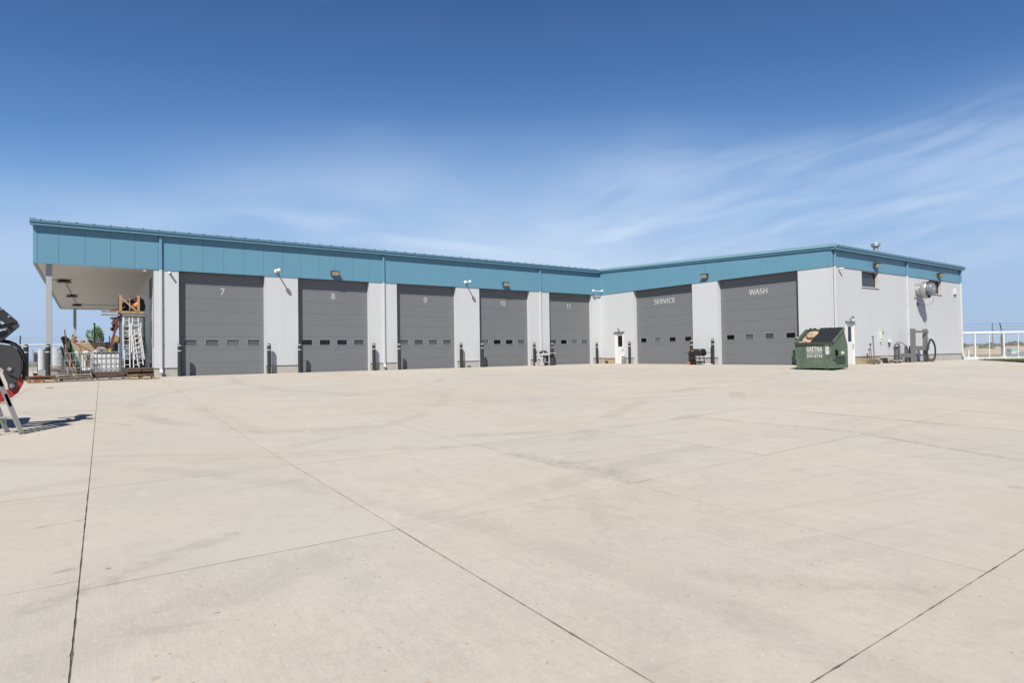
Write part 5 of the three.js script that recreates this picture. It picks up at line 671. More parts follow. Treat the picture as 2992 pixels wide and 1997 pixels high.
// pallet rack against the wall
{
  const t = thing('storage_rack', 'tall grey green pallet rack against the canopy wall', 'rack', [0, 0, 0]); const m = mat(0.13, 0.17, 0.165, 0.5), xa = -28.76, xb = -27.80;
  for (const x of [xa, xb]) for (const z of [-0.62, -1.62]) b_().box(x - 0.04, x + 0.04, 0, 2.86, z - 0.035, z + 0.035).build('upright', m, t); for (const x of [xa, xb]) for (let k = 0; k < 5; k++) b_().bar(V3(x, 0.2 + k * 0.52, -0.66), V3(x, 0.6 + k * 0.52, -1.58), 0.03).build('lattice', m, t);
  for (const y of [0.32, 1.46, 2.80]) for (const z of [-0.62, -1.62]) b_().box(xa + 0.041, xb - 0.041, y, y + 0.10, z - 0.025, z + 0.025).build('beam', y > 2 ? mat(0.45, 0.46, 0.44, 0.5) : m, t); for (const y of [0.42, 1.56]) b_().box(xa + 0.05, xb - 0.05, y, y + 0.02, -1.62, -0.62).build('shelf', M.oldWood, t); b_().box(xa - 0.05, xb + 0.05, 2.902, 2.925, -1.68, -0.56).build('shelf', M.greyWood, t);
  // what stands on it
  const bx = (x0, x1, y0, y1, z0, z1, mt, l, n = 'stored_box') => tag(b_().rbox(x0, x1, y0, y1, z0, z1, 0.015, 2).build(n, mt), l, 'box');
  bx(-28.68, -28.30, 1.58, 1.90, -1.5, -0.9, mat(0.20, 0.13, 0.07, 0.8), 'brown carton on the middle rack shelf'); bx(-28.22, -27.86, 1.58, 1.92, -1.5, -0.85, mat(0.11, 0.10, 0.055, 0.8), 'olive box on the middle rack shelf'); bx(-28.66, -28.25, 0.44, 0.86, -1.5, -0.85, M.black, 'black crate low in the rack behind the first ladder'); bx(-28.20, -27.86, 0.44, 0.80, -1.5, -0.85, M.black, 'black crate low in the rack behind the leaning ladders'); bx(-28.5, -28.1, 0.44, 1.05, -1.6, -1.52, M.galv, 'ribbed steel panel at the back of the rack'); bx(-28.68, -28.25, 1.92, 2.30, -1.6, -1.2, mat(0.55, 0.55, 0.56, 0.6), 'pale carton behind the ladders high on the shelf');
  tag(b_().rod(V3(-28.95, 1.72, -0.9), V3(-28.95, 1.72, -0.80), 0.20, 0.20, 22).build('wood_round', M.pine), 'round cut of pale wood hung at the rack side', 'wood disc'); tag(b_().add(lumpGeo(-28.98, 2.52, -1.0, 0.15, 0.8, 1.2, 0.8, 3, 0.9)).add(lumpGeo(-29.03, 2.22, -1.0, 0.13, 0.9, 0.8, 0.8, 7, 0.9)).add(lumpGeo(-28.92, 2.36, -0.95, 0.13, 0.7, 1.4, 0.8, 11, 0.9)).bar(V3(-29.08, 2.1, -0.95), V3(-29.0, 2.75, -0.98), 0.03).build('tarp_bundle', mat(0.12, 0.055, 0.05, 0.8)), 'reddish bundle of straps and tarp hanging from the rack', 'tarp'); tag(b_().add(lumpGeo(-29.02, 2.70, -1.05, 0.13, 1.1, 0.6, 0.8, 23, 0.9)).build('helmet_bag', mat(0.12, 0.13, 0.14, 0.7)), 'small grey bag hanging above the red bundle', 'bag'); tag(b_().bar(V3(-28.93, 1.15, -0.8), V3(-28.98, 1.62, -0.85), 0.16, 0.10).build('dark_jacket', mat(0.035, 0.035, 0.05, 0.85)), 'dark cloth hanging beside the rack upright', 'cloth');
  // crate on top with planks
  const c = thing('timber_crate', 'open timber crate with diagonal brace on top of the rack', 'crate', [0, 2.926, 0]); b_().box(-28.84, -27.88, 0.0, 0.07, -0.64, -0.56).build('base_rail', M.pine, c); b_().box(-28.84, -27.88, 0.0, 0.07, -1.62, -1.54).build('base_rail', M.pine, c); for (const x of [-28.78, -28.09]) for (const z of [-0.60, -1.58]) b_().box(x - 0.05, x + 0.05, 0.07, 0.80, z - 0.04, z + 0.04).build('post', M.pine, c); b_().bar(V3(-28.74, 0.66, -0.545), V3(-28.15, 0.08, -0.545), 0.07, 0.025, V3(0, 0, 1)).build('brace', M.pine, c); b_().box(-28.45, -28.42, 0.07, 0.68, -0.55, -0.53).build('strap', mat(0.45, 0.36, 0.18), c); for (let k = 0; k < 6; k++) b_().box(-28.84, -27.88, 0.071, 0.09, -1.60 + k * 0.18, -1.46 + k * 0.18).build('floor_board', M.pine, c);
  tag(b_().add(lumpGeo(-28.50, 3.24, -1.05, 0.25, 0.9, 1.1, 1, 31, 0.8)).add(lumpGeo(-28.2, 3.3, -1.0, 0.27, 1, 1.25, 1, 37, 0.8)).add(lumpGeo(-28.0, 3.28, -1.0, 0.24, 0.8, 1.4, 1, 41, 0.8)).box(-28.1, -27.86, 3.02, 3.55, -1.3, -0.75).build('black_tarp', mat(0.014, 0.014, 0.016, 0.7)), 'heap of black tarpaulin inside the crate', 'tarp'); tag(b_().lathe([[0, 0.0], [0.15, 0.02], [0.10, 0.18], [0.04, 0.30], [0.0, 0.31]], -28.22, 3.20, -0.72, 20, V3(0.5, 0.8, 0.3)).build('traffic_cone', M.orange), 'orange traffic cone tipped over inside the crate', 'cone'); tag(b_().box(-28.3, -28.0, 3.50, 3.60, -0.9, -0.7).box(-28.2, -28.02, 3.40, 3.52, -0.85, -0.65).build('red_cloth', M.redWood), 'dark red cloth on top of the crate load', 'cloth');
  for (const [y, l] of [[2.93, 'upper'], [2.79, 'lower']]) tag(b_().box(-29.5, -28.83, y - 0.0, y + 0.07, -0.60, -0.46).build('long_plank', M.greyWood), `${l} of two planks sticking out from the rack top`, 'plank');
  for (let k = 0; k < 4; k++) tag(b_().add(new THREE.BoxGeometry(0.20, 0.08, 0.22).rotateZ(0.25).translate(-29.06 + 0.1 * k, 3.04 + 0.035 * k, -0.8 - 0.05 * k)).build('red_brick', mat(0.24, 0.06, 0.035, 0.85)), 'red brick in the small heap by the crate', 'brick', 'red bricks heaped by the crate');
  // red brown beam leaning from the tote to the rack
  const rb = thing('red_beam', 'red brown steel beam with yellow foot leaning on the rack', 'beam', [0, 0, 0]); b_().bar(V3(-29.17, 1.30, -0.62), V3(-28.84, 2.78, -0.56), 0.10, 0.06, V3(0, 0, 1)).build('beam', M.redWood, rb); b_().bar(V3(-29.20, 1.178, -0.625), V3(-29.17, 1.32, -0.62), 0.105, 0.065, V3(0, 0, 1)).build('painted_foot', mat(0.55, 0.40, 0.04, 0.5), rb);
  // white ladders hung on the rack
  const lad = (a0, a1, b0, b1, z, n, l) => { const o = thing('white_ladder', l, 'ladder', [0, 0, 0], 0, 'white ladders hung on the rack'); const wm = mat(0.82, 0.82, 0.82, 0.45); b_().bar(V3(a0[0], a0[1], z), V3(b0[0], b0[1], z), 0.028, 0.04).build('rail', wm, o); b_().bar(V3(a1[0], a1[1], z), V3(b1[0], b1[1], z), 0.028, 0.04).build('rail', wm, o); for (let k = 0; k < n; k++) { const s = (k + 0.5) / n; b_().rod(V3(lerp(a0[0], b0[0], s), lerp(a0[1], b0[1], s), z), V3(lerp(a1[0], b1[0], s), lerp(a1[1], b1[1], s), z), 0.011).build('rung', wm, o); } };
  lad([-28.66, 2.71], [-28.46, 2.71], [-28.64, 0.45], [-28.43, 0.45], -0.56, 9, 'tall upright white ladder nearest the tote tank'); lad([-28.33, 2.72], [-28.10, 2.72], [-28.29, 0.44], [-28.07, 0.44], -0.56, 9, 'tall upright white ladder nearest the wall'); lad([-28.70, 2.46], [-28.42, 2.44], [-28.69, 1.36], [-28.44, 1.34], -0.50, 5, 'short white ladder section hung over the first tall ladder'); lad([-28.36, 2.48], [-28.00, 2.50], [-28.37, 1.14], [-28.10, 1.2], -0.50, 6, 'flared white ladder section hung over the second tall ladder'); lad([-28.28, 2.15], [-28.08, 2.15], [-28.12, 0.52], [-27.92, 0.56], -0.46, 7, 'tilted white ladder section hanging in front'); lad([-28.34, 1.9], [-28.05, 2.3], [-28.26, 0.82], [-27.88, 0.82], -0.43, 6, 'short crooked white ladder in front of the tilted one');
}
{ const t = thing('spigot_box', 'white meter box with drain stub on the canopy wall', 'utility box', [XL, 0.0, -1.05]); b_().rbox(-0.10, 0, 0.62, 0.80, -0.08, 0.08, 0.015).build('enclosure', M.plasticWhite, t); b_().rod(V3(-0.05, 0.35, 0), V3(-0.05, 0.62, 0), 0.03).build('stub', M.charcoal, t); }
{ const t = thing('wall_louvre', 'white steel panel on the canopy side of the wall corner', 'panel', [XL, 0, -0.30]); b_().box(-0.03, -0.001, 0.42, 1.32, -0.12, 0.25).build('plate', M.trimWhite, t); b_().box(-0.05, -0.031, 0.85, 0.89, 0.02, 0.06).build('latch', M.plasticWhite, t); }

// ------------------------------------------------------------------ stepladder and loader head at the yard's left
{
  const F = V3(-30.97, gy(-30.97, 17.17), 17.17), e1 = V3(-0.25, 0, -0.45).normalize(), out = V3(-0.874, 0, 0.486), t = thing('stepladder', 'grey fibreglass stepladder with green and black stickers', 'stepladder', [F.x, F.y, F.z]); const m = mat(0.44, 0.44, 0.42, 0.5), al = mat(0.50, 0.50, 0.48, 0.4, 0.3);
  const H = 2.35, lean = 0.78, W0 = 0.52, W1 = 0.32; const fr = (s, h) => e1.clone().multiplyScalar(s < 0.5 ? (W0 - W1) / 2 * h / H : W0 - (W0 - W1) / 2 * h / H).addScaledVector(out, lean * h / H).add(V3(0, h, 0)); const rr = (s, h) => e1.clone().multiplyScalar(s < 0.5 ? 0.05 : W0 - 0.05).addScaledVector(out, lean + 0.62 * (1 - h / H) + 0.06).add(V3(0, h, 0));
  for (const s of [0, 1]) b_().bar(fr(s, 0.01), fr(s, H), 0.075, 0.028, e1.clone()).build('front_rail', m, t); for (const s of [0, 1]) b_().bar(rr(s, 0.01), rr(s, H - 0.05), 0.045, 0.022, e1.clone()).build('rear_rail', m, t);
  for (let k = 1; k < 8; k++) { const h = 0.29 * k + 0.02; b_().bar(fr(0, h), fr(1, h), 0.08, 0.03, V3(0, 1, 0)).build('step', al, t); } for (const s of [0, 1]) { const a = fr(s, 0.06), c = fr(0.5 > s ? 0 : 1, 0.31).lerp(fr(s < 0.5 ? 1 : 0, 0.31), 0.3); b_().bar(a, c, 0.02, 0.006).build('knee_brace', al, t); } b_().bar(fr(0, H), fr(1, H), 0.16, 0.06).build('top_cap', mat(0.20, 0.2, 0.2), t); for (const h of [0.5, 1.2]) b_().bar(rr(0, h), rr(1, h), 0.03, 0.02).build('rear_bar', al, t); for (const s of [0, 1]) b_().bar(fr(s, 0.0), fr(s, 0.05), 0.085, 0.04, e1.clone()).build('foot', mat(0.30, 0.30, 0.29, 0.7), t);
  // stickers on the outer face of the near rail
  const ax = fr(0, H).sub(fr(0, 0)).normalize(), nrm = e1.clone().negate(), wdt = ax.clone().cross(nrm).normalize(); const stick = (h, w, l, mt, name, lift = 0.0165) => { const g = new THREE.BoxGeometry(l, w, 0.002); g.applyMatrix4(new THREE.Matrix4().makeBasis(ax, wdt, nrm).setPosition(fr(0, h).addScaledVector(nrm, lift))); b_().add(g).build(name, mt, t); };
  stick(1.0, 0.052, 0.17, mat(0.06, 0.34, 0.20, 0.5), 'green_sticker'); stick(0.66, 0.045, 0.24, M.black, 'black_sticker'); const tg = textGeo('LOUISVILLE', 0.032, 0.21, fontB, 0.001); tg.translate(0, -0.016, 0); tg.applyMatrix4(new THREE.Matrix4().makeBasis(ax.clone().negate(), wdt.clone().negate(), nrm).setPosition(fr(0, 0.66).addScaledVector(nrm, 0.0178))); b_().add(tg).build('lettering', M.glyph, t);
}
{ // compact loader: arm knuckle and coupler seen at the edge, machine beyond
  const z = 16.25, t = thing('compact_loader', 'black and red loader arm with tilted coupler plate and hoses', 'loader', [-31.0, 0, z]); const gun = mat(0.075, 0.075, 0.08, 0.38, 0.2), g0 = gy(-31.6, z);
  const plate = (poly, d, m, name, z0) => b_().add((() => { const s = new THREE.Shape(poly.map(p => new THREE.Vector2(...p))); const g = new THREE.ExtrudeGeometry(s, { depth: d, bevelEnabled: true, bevelThickness: 0.006, bevelSize: 0.006, bevelSegments: 2 }); g.translate(0, 0, z0); return g; })()).build(name, m, t);
  // arm knuckle plates
  const arm = [[-1.30, 1.10], [-0.40, 1.18], [-0.22, 1.16], [-0.10, 1.06], [-0.045, 0.90], [-0.04, 0.62], [-0.08, 0.50], [-0.16, 0.56], [-0.24, 0.60], [-0.34, 0.72], [-0.50, 0.80], [-1.30, 0.82]]; plate(arm, 0.03, gun, 'arm_plate', 0.14); plate(arm, 0.03, gun, 'arm_plate', -0.16);
  b_().box(-0.05, -0.035, 0.62, 0.98, -0.13, 0.14).build('edge_band', gun, t);
  // hose round the outside of the knuckle
  for (const [o, zz] of [[0.0, 0.10], [0.03, 0.03], [0.02, -0.06]]) b_().tube([V3(-0.50, 1.24 + o, zz), V3(-0.28, 1.22 + o, zz), V3(-0.10, 1.12 + o, zz), V3(-0.01 + o * 0.4, 0.92, zz), V3(0.0 + o * 0.4, 0.66, zz), V3(-0.03, 0.46, zz), V3(-0.10, 0.36, zz)], 0.024, 60, 10).build('hose', M.rubber, t);
  // red lower link
  plate([[-0.60, 0.30], [-0.42, 0.32], [-0.28, 0.26], [-0.20, 0.34], [-0.12, 0.50], [-0.06, 0.54], [-0.01, 0.48], [-0.02, 0.40], [-0.10, 0.22], [-0.20, 0.13], [-0.30, 0.08], [-0.60, 0.06]], 0.14, M.red, 'red_link', -0.02); plate([[-0.55, 0.06], [-0.32, 0.06], [-0.30, 0.16], [-0.38, 0.24], [-0.60, 0.26]], 0.22, M.red, 'red_shoe', -0.06);
  // pins
  for (const [x, y, r] of [[-0.215, 0.69, 0.062], [-0.175, 0.36, 0.072]]) { b_().rod(V3(x, y, -0.20), V3(x, y, 0.185), r, r, 26).build('pin_boss', gun, t); b_().rod(V3(x, y, 0.185), V3(x, y, 0.20), r * 0.62, r * 0.55, 22).build('pin', M.alu, t); }
  plate([[-0.32, 0.62], [-0.27, 0.74], [-0.17, 0.75], [-0.13, 0.66], [-0.11, 0.40], [-0.13, 0.29], [-0.22, 0.29], [-0.25, 0.42]], 0.03, gun, 'link_plate', 0.10);
  // tilted coupler plate on top
  const cp = new THREE.Group(); cp.name = 'coupler'; t.add(cp); const mk = (poly, d, z0, m, nm) => { const me = plate(poly, d, m, nm, z0); t.remove(me); cp.add(me); };
  mk([[-0.62, 2.10], [-0.40, 1.93], [-0.36, 1.90], [-0.30, 1.84], [-0.15, 1.66], [-0.14, 1.61], [-0.26, 1.57], [-0.60, 1.90]], 0.06, 0.18, M.dark, 'coupler_plate'); mk([[-0.62, 2.10], [-0.40, 1.93], [-0.15, 1.66], [-0.14, 1.61], [-0.26, 1.57], [-0.60, 1.90]], 0.06, -0.55, M.dark, 'coupler_plate');
  b_().box(-0.50, -0.36, 1.66, 1.80, -0.5, 0.18).bar(V3(-0.66, 1.45, 0.1), V3(-0.14, 1.60, 0.1), 0.12, 0.05).bar(V3(-0.66, 1.45, -0.4), V3(-0.14, 1.60, -0.4), 0.12, 0.05).build('coupler_beam', M.black, cp); mk([[-0.60, 1.26], [-0.34, 1.24], [-0.10, 1.50], [-0.07, 1.56], [-0.10, 1.58], [-0.16, 1.55], [-0.40, 1.40], [-0.62, 1.36]], 0.05, 0.12, M.dark, 'lower_jaw');
  b_().bar(V3(-0.17, 1.50, 0.2), V3(-0.075, 1.55, 0.2), 0.06, 0.07).build('latch', gun, cp); for (const [x, y] of [[-0.33, 1.86], [-0.22, 1.72], [-0.28, 1.46], [-0.40, 1.62]]) b_().rod(V3(x, y, 0.24), V3(x, y, 0.26), 0.02, 0.02, 12).build('bolt', M.alu, cp); b_().tube([V3(-0.6, 1.7, 0.22), V3(-0.45, 1.68, 0.26), V3(-0.36, 1.58, 0.26), V3(-0.40, 1.44, 0.22), V3(-0.5, 1.3, 0.15)], 0.02, 30).build('hose', M.rubber, cp);
  b_().rod(V3(-0.60, 1.62, -0.1), V3(-0.32, 1.22, -0.1), 0.035, 0.035, 14).build('cylinder_rod', M.alu, cp);
  // body and wheels beyond the frame
  b_().rbox(-2.9, -1.25, g0 + 0.35, 1.35, -0.7, 0.7, 0.08).build('chassis', M.red, t); b_().rbox(-2.6, -1.5, 1.35, 2.05, -0.6, 0.6, 0.08).build('cab', M.charcoal, t); for (const x of [-2.5, -1.6]) for (const zz of [-0.95, 0.72]) b_().rod(V3(x, g0 + 0.36, zz), V3(x, g0 + 0.36, zz + 0.24), 0.36, 0.36, 26).build('wheel', M.rubber, t);
  b_().bar(V3(-1.3, 0.9, 0.0), V3(-0.5, 0.18, 0.0), 0.12, 0.12).build('lower_arm', M.red, t);
}
tag(b_().add(new THREE.BoxGeometry(0.13, 0.012, 0.05).rotateY(0.2).translate(-31.09, gy(-31.09, 5.57) + 0.008, 5.57)).add(new THREE.BoxGeometry(0.06, 0.014, 0.04).rotateY(0.7).translate(-31.0, gy(-31, 5.5) + 0.009, 5.52)).build('rubber_scrap', M.rubber), 'flat scrap of black rubber lying on the concrete', 'scrap');

// ------------------------------------------------------------------ gate, fences and what lies beyond
function leaves(b, n, cx, cy, cz, rx, ry, rz, size, seed, hollow = 0.35) { const r = mulberry(seed), pos = []; let made = 0; while (made < n) { const u = V3(r() * 2 - 1, r() * 2 - 1, r() * 2 - 1), l = u.length(); if (l > 1 || l < hollow * r()) continue; if (fbm(u.x * 2.2 + seed, u.y * 2.2 + u.z * 1.7 + 3, 3) < 0.46 + 0.10 * (l > 0.75)) continue; const c = V3(cx + u.x * rx, cy + u.y * ry, cz + u.z * rz), a = V3(r() - 0.5, r() - 0.5, r() - 0.5).normalize().multiplyScalar(size * (0.6 + 0.8 * r())), q = V3(r() - 0.5, r() - 0.5, r() - 0.5); const p = a.clone().cross(q).normalize().multiplyScalar(a.length() * 0.55); const A = c.clone().sub(a), C2 = c.clone().add(a), P = c.clone().add(p), Q = c.clone().sub(p); for (const v of [A, P, C2, A, C2, Q]) pos.push(v.x, v.y, v.z); made++; } const g = new THREE.BufferGeometry(); g.setAttribute('position', new THREE.Float32BufferAttribute(pos, 3)); g.computeVertexNormals(); g.setAttribute('uv', new THREE.Float32BufferAttribute(new Float32Array(pos.length / 3 * 2), 2)); return b.add(g); }
const leafM = (r, g, b) => new THREE.MeshPhysicalMaterial({ color: rgb(r, g, b), roughness: 0.8, transmission: 0.3, thickness: 0, side: THREE.DoubleSide });
const LEAF = [leafM(0.10, 0.19, 0.035), leafM(0.055, 0.085, 0.035), leafM(0.085, 0.11, 0.05)], TRUNK = mat(0.10, 0.08, 0.06, 0.9);
{ const t = thing('sapling_tree', 'young leafy green tree beyond the canopy store', 'tree', [-29.43, 0, -40]); b_().rod(V3(0, 0, 0), V3(0.05, 2.4, 0), 0.06, 0.035).rod(V3(0.05, 2.4, 0), V3(-0.3, 3.2, 0.1), 0.03, 0.012).rod(V3(0.05, 2.2, 0), V3(0.5, 3.1, 0), 0.03, 0.012).rod(V3(0.05, 2.4, 0), V3(0.1, 3.9, 0), 0.03, 0.01).build('trunk', TRUNK, t); const c = leaves(b_(), 900, -0.05, 3.15, 0, 0.75, 1.0, 0.75, 0.085, 71, 0.2); leaves(c, 250, 0.45, 2.9, 0.1, 0.35, 0.45, 0.4, 0.085, 72, 0.1); c.build('crown', LEAF[0], t); }
// rear yard fence, seen past the canopy
{
  const t = thing('rear_fence', 'rear chain link fence with pale top rail and barbed wire', 'fence', [0, 0, -32]); const rail = mat(0.72, 0.73, 0.74, 0.5), post = mat(0.10, 0.10, 0.11, 0.5);
  b_().rod(V3(-60, 2.1, 0), V3(-20, 2.1, 0), 0.06, 0.06, 10).build('top_rail', rail, t); for (let x = -59; x < -20; x += 3.05) { b_().rod(V3(x, 0, 0), V3(x, 2.15, 0), 0.035).rod(V3(x, 2.1, 0), V3(x + 0.02, 2.85, 0.1), 0.05).build('post', post, t); } for (const y of [2.3, 2.5, 2.7]) b_().rod(V3(-60, y, 0.05), V3(-20, y, 0.05), 0.006, 0.006, 5).build('barbed_wire', post, t);
  const w = b_(); for (let x = -60; x < -24; x += 0.18) w.bar(V3(x, 0.05, 0), V3(x + 2.0, 2.05, 0), 0.004).bar(V3(x + 2.0, 0.05, 0), V3(x, 2.05, 0), 0.004); const m = w.build('chain_link_mesh', M.galv, t); m.userData.kind = 'stuff';
}
{ const t = thing('electrical_box', 'dark electrical box on two thin posts beyond the canopy', 'utility box', [-32.5, 0, -14]); b_().rbox(-0.14, 0.14, 0.73, 1.29, -0.08, 0.08, 0.01).build('enclosure', mat(0.045, 0.05, 0.06, 0.5), t); for (const x of [-0.20, 0.11]) b_().rod(V3(x, 0, -0.1), V3(x, x < 0 ? 1.5 : 0.74, -0.1), 0.022).build('post', M.galv, t); b_().rod(V3(0.02, 0.7, 0), V3(0.02, 0.1, 0), 0.02).build('conduit', M.charcoal, t); b_().box(0.0, 0.10, 0.76, 0.79, 0.081, 0.084).build('red_label', M.red, t); b_().box(-0.04, 0.13, 1.2, 1.22, 0.081, 0.084).build('white_label', M.glyph, t); }
// sliding gate by the end wall: runs from the building corner toward the right
{
  const t = thing('sliding_gate', 'white steel sliding gate with chain link infill beyond the end wall', 'gate', [16.25, 0, 16.50], -0.607); const wm = mat(0.82, 0.82, 0.82, 0.45); const L = 9.6;
  b_().rbox(-0.1, L, 1.655, 1.775, -0.05, 0.05, 0.01).build('top_rail', wm, t); b_().rbox(-0.1, L, 0.02, 0.09, -0.05, 0.05, 0.01).build('bottom_rail', wm, t); b_().rbox(-0.1, L, -0.06, 0.016, -0.12, 0.12, 0.01).build('track', mat(0.6, 0.59, 0.56, 0.8), t);
  for (let k = 0; k < 5; k++) { const x = 0.68 + k * 1.86; b_().box(x - 0.038, x + 0.038, 0.09, 1.655, -0.038, 0.038).build('main_post', wm, t); b_().bar(V3(x - 0.03, 1.58, 0), V3(x - 0.11, 1.655, 0), 0.02, 0.03).bar(V3(x + 0.03, 1.58, 0), V3(x + 0.11, 1.655, 0), 0.02, 0.03).build('top_gusset', wm, t); b_().bar(V3(x - 0.03, 0.22, 0), V3(x - 0.19, 0.09, 0), 0.02, 0.03).bar(V3(x + 0.03, 0.22, 0), V3(x + 0.19, 0.09, 0), 0.02, 0.03).build('foot_brace', wm, t); const x2 = x + 0.93; b_().box(x2 - 0.02, x2 + 0.02, 0.09, 1.655, -0.02, 0.02).build('stile', wm, t); }
  b_().box(0.22, 0.28, 0.09, 0.62, -0.03, 0.03).bar(V3(0.22, 0.22, 0), V3(0.02, 0.09, 0), 0.02, 0.03).bar(V3(0.28, 0.22, 0), V3(0.42, 0.09, 0), 0.02, 0.03).build('roller_post', wm, t);
  const w = b_(); for (let x = -1.6; x < 6; x += 0.085) { const a = Math.max(x, 0), c = Math.min(x + 1.56, 6.2); if (c > a) { w.bar(V3(a, 0.09 + (a - x), 0), V3(c, 0.09 + (c - x), 0), 0.0045).bar(V3(a, 1.65 - (a - x), 0), V3(c, 1.65 - (c - x), 0), 0.0045); } } w.build('chain_link_mesh', mat(0.62, 0.64, 0.66, 0.5), t).userData.kind = 'stuff';
}
// utility poles and wires past the gate
{ const P = (x, z, h, r, l) => { const t = thing('utility_pole', l, 'pole', [x, 0, z]); b_().rod(V3(0, -0.1, 0), V3(0, h, 0), r, r * 0.8).build('shaft', mat(0.17, 0.18, 0.19, 0.6), t); return t; };
  const a = P(19.2, 17.6, 1.95, 0.05, 'grey fence post topped by a slanting wire arm behind the gate'); b_().bar(V3(0, 1.9, 0), V3(-0.09, 2.35, -0.05), 0.04).build('wire_arm', M.charcoal, a); b_().rod(V3(0, 1.0, 0), V3(0, 1.5, 0), 0.055).build('dark_sleeve', M.dark, a);
  const b = P(24, 13.5, 1.3, 0.022, 'thin dark sign post with teal plate beyond the gate'); b_().box(-0.16, 0.16, 0.98, 1.06, -0.01, 0.01).build('sign_plate', mat(0.10, 0.45, 0.45, 0.5), b);
  P(150, -30, 13, 0.16, 'far slim utility pole rising above the gate rail'); P(130, -44, 6, 0.12, 'far short utility pole among the bushes'); P(170, -28, 7, 0.14, 'far utility pole near the dark tree clump');
  for (const [y, k] of [[2.05, 0], [2.25, 1], [2.45, 2]]) tag(b_().rod(V3(10, y + 0.1, -8), V3(30, y, 24), 0.006, 0.006, 5).build('strand_wire', M.charcoal), 'thin strand of wire strung above the gate', 'wire', 'wires strung above the gate');
}
const gravelMap = dataTex(512, (u, v) => { const n = tfbm(u, v, 8, 6), m = hash2(Math.floor(u * 512), Math.floor(v * 512)); const k = 0.75 + 0.35 * n + 0.15 * (m - 0.5); return [toS(0.40 * k), toS(0.375 * k), toS(0.335 * k)]; }, true); gravelMap.repeat.set(0.15, 0.15); const gravelM = new THREE.MeshStandardMaterial({ map: gravelMap, roughness: 1 });
const grassMap = dataTex(256, (u, v) => { const n = tfbm(u, v, 10, 5); return [toS(0.12 * (0.6 + 0.8 * n)), toS(0.155 * (0.6 + 0.8 * n)), toS(0.06 * (0.6 + 0.8 * n))]; }, true); grassMap.repeat.set(0.5, 0.5); const grassM = new THREE.MeshStandardMaterial({ map: grassMap, roughness: 1 });
function sheet(name, poly, y, m, kind = 'structure') { const s = new THREE.Shape(poly.map(([x, z]) => new THREE.Vector2(x, -z))), g = new THREE.ShapeGeometry(s); g.rotateX(-Math.PI / 2); g.translate(0, y, 0); const o = b_().add(g).build(name, m); o.userData.kind = kind; return o; }
sheet('gravel_lot', [[-140, -62], [-140, 36], [-48.5, 36], [-48.5, -0.2], [-38.3, -0.2], [-38.3, -28.1], [-10, -28.2], [-10, -62]], -0.008, gravelM); sheet('verge', [[-140, -100], [-140, -62.1], [-5, -62.1], [-5, -100]], -0.006, grassM);
sheet('lawn', [[13.6, 18.0], [14.9, 19.9], [18.5, 25.0], [16, 30], [9.6, 24.4], [11.2, 20.9]], 0.012, grassM);
{ const g = new THREE.ConeGeometry(0.012, 0.09, 3); g.translate(0, 0.045, 0); const n = 2600, im = new THREE.InstancedMesh(g, mat(0.11, 0.16, 0.05, 0.9), n), r = mulberry(91), o = new THREE.Object3D(); let k = 0; const A = [13.6, 18.0], Bq = [11.2, 20.9], Cq = [14.9, 19.9]; while (k < n) { let a = r(), b = r(); if (a + b > 1) { a = 1 - a; b = 1 - b; } const x = A[0] + a * (Bq[0] - A[0]) + b * (Cq[0] + 0.6 - A[0]), z = A[1] + a * (Bq[1] - A[1]) + b * (Cq[1] + 0.6 - A[1]); o.position.set(x, 0.012, z); o.rotation.set((r() - 0.5) * 0.6, r() * 6, (r() - 0.5) * 0.6); o.scale.setScalar(0.6 + 0.8 * r()); o.updateMatrix(); im.setMatrixAt(k++, o.matrix); } im.name = 'grass_blades'; im.userData = { kind: 'stuff', label: 'short grass growing at the edge of the yard near the gate', category: 'grass' }; shade(im); scene.add(im); }
// road and verges beyond the gate, laid across the view there
const AX = V3(0.82, 0, 0.572), FW = V3(0.572, 0, -0.82), CP = V3(-29.93, 0, 31.83); const W2 = (d, s) => { const p = CP.clone().addScaledVector(FW, d).addScaledVector(AX, s); return [p.x, p.z]; };
const strip = (name, d0, d1, y, m) => sheet(name, [W2(d0, 24), W2(d0, 130), W2(d1, 260), W2(d1, 24)], y, m);
strip('verge', 40.5, 44, -0.004, grassM); strip('access_road', 44, 53, -0.002, mat(0.26, 0.26, 0.265, 0.9)); strip('verge', 53, 60, 0.002, grassM);
// dirt mounds
function mound(name, d, s, w, dep, h, m, label, seed) { const [x, z] = W2(d, s), g = new THREE.PlaneGeometry(w, dep, 40, 14), p = g.attributes.position; for (let i = 0; i < p.count; i++) { const u = p.getX(i) / w * 2, v = p.getY(i) / dep * 2, f = Math.max(0, 1 - u * u) * Math.max(0, 1 - v * v); p.setZ(i, h * Math.pow(f, 0.6) * (0.75 + 0.5 * fbm(u * 3 + seed, v * 2, 4)) - 0.06); } g.rotateX(-Math.PI / 2); g.computeVertexNormals(); g.rotateY(-0.609); g.translate(x, 0, z); const o = b_().add(g).build(name, m); tag(o, label, 'mound'); return o; }
const dirt = new THREE.MeshStandardMaterial({ map: (() => { const t = dataTex(256, (u, v) => { const n = tfbm(u, v, 8, 5); return [toS(0.42 * (0.7 + 0.55 * n)), toS(0.32 * (0.7 + 0.55 * n)), toS(0.225 * (0.7 + 0.55 * n))]; }, true); t.repeat.set(0.2, 0.2); return t; })(), roughness: 1 });
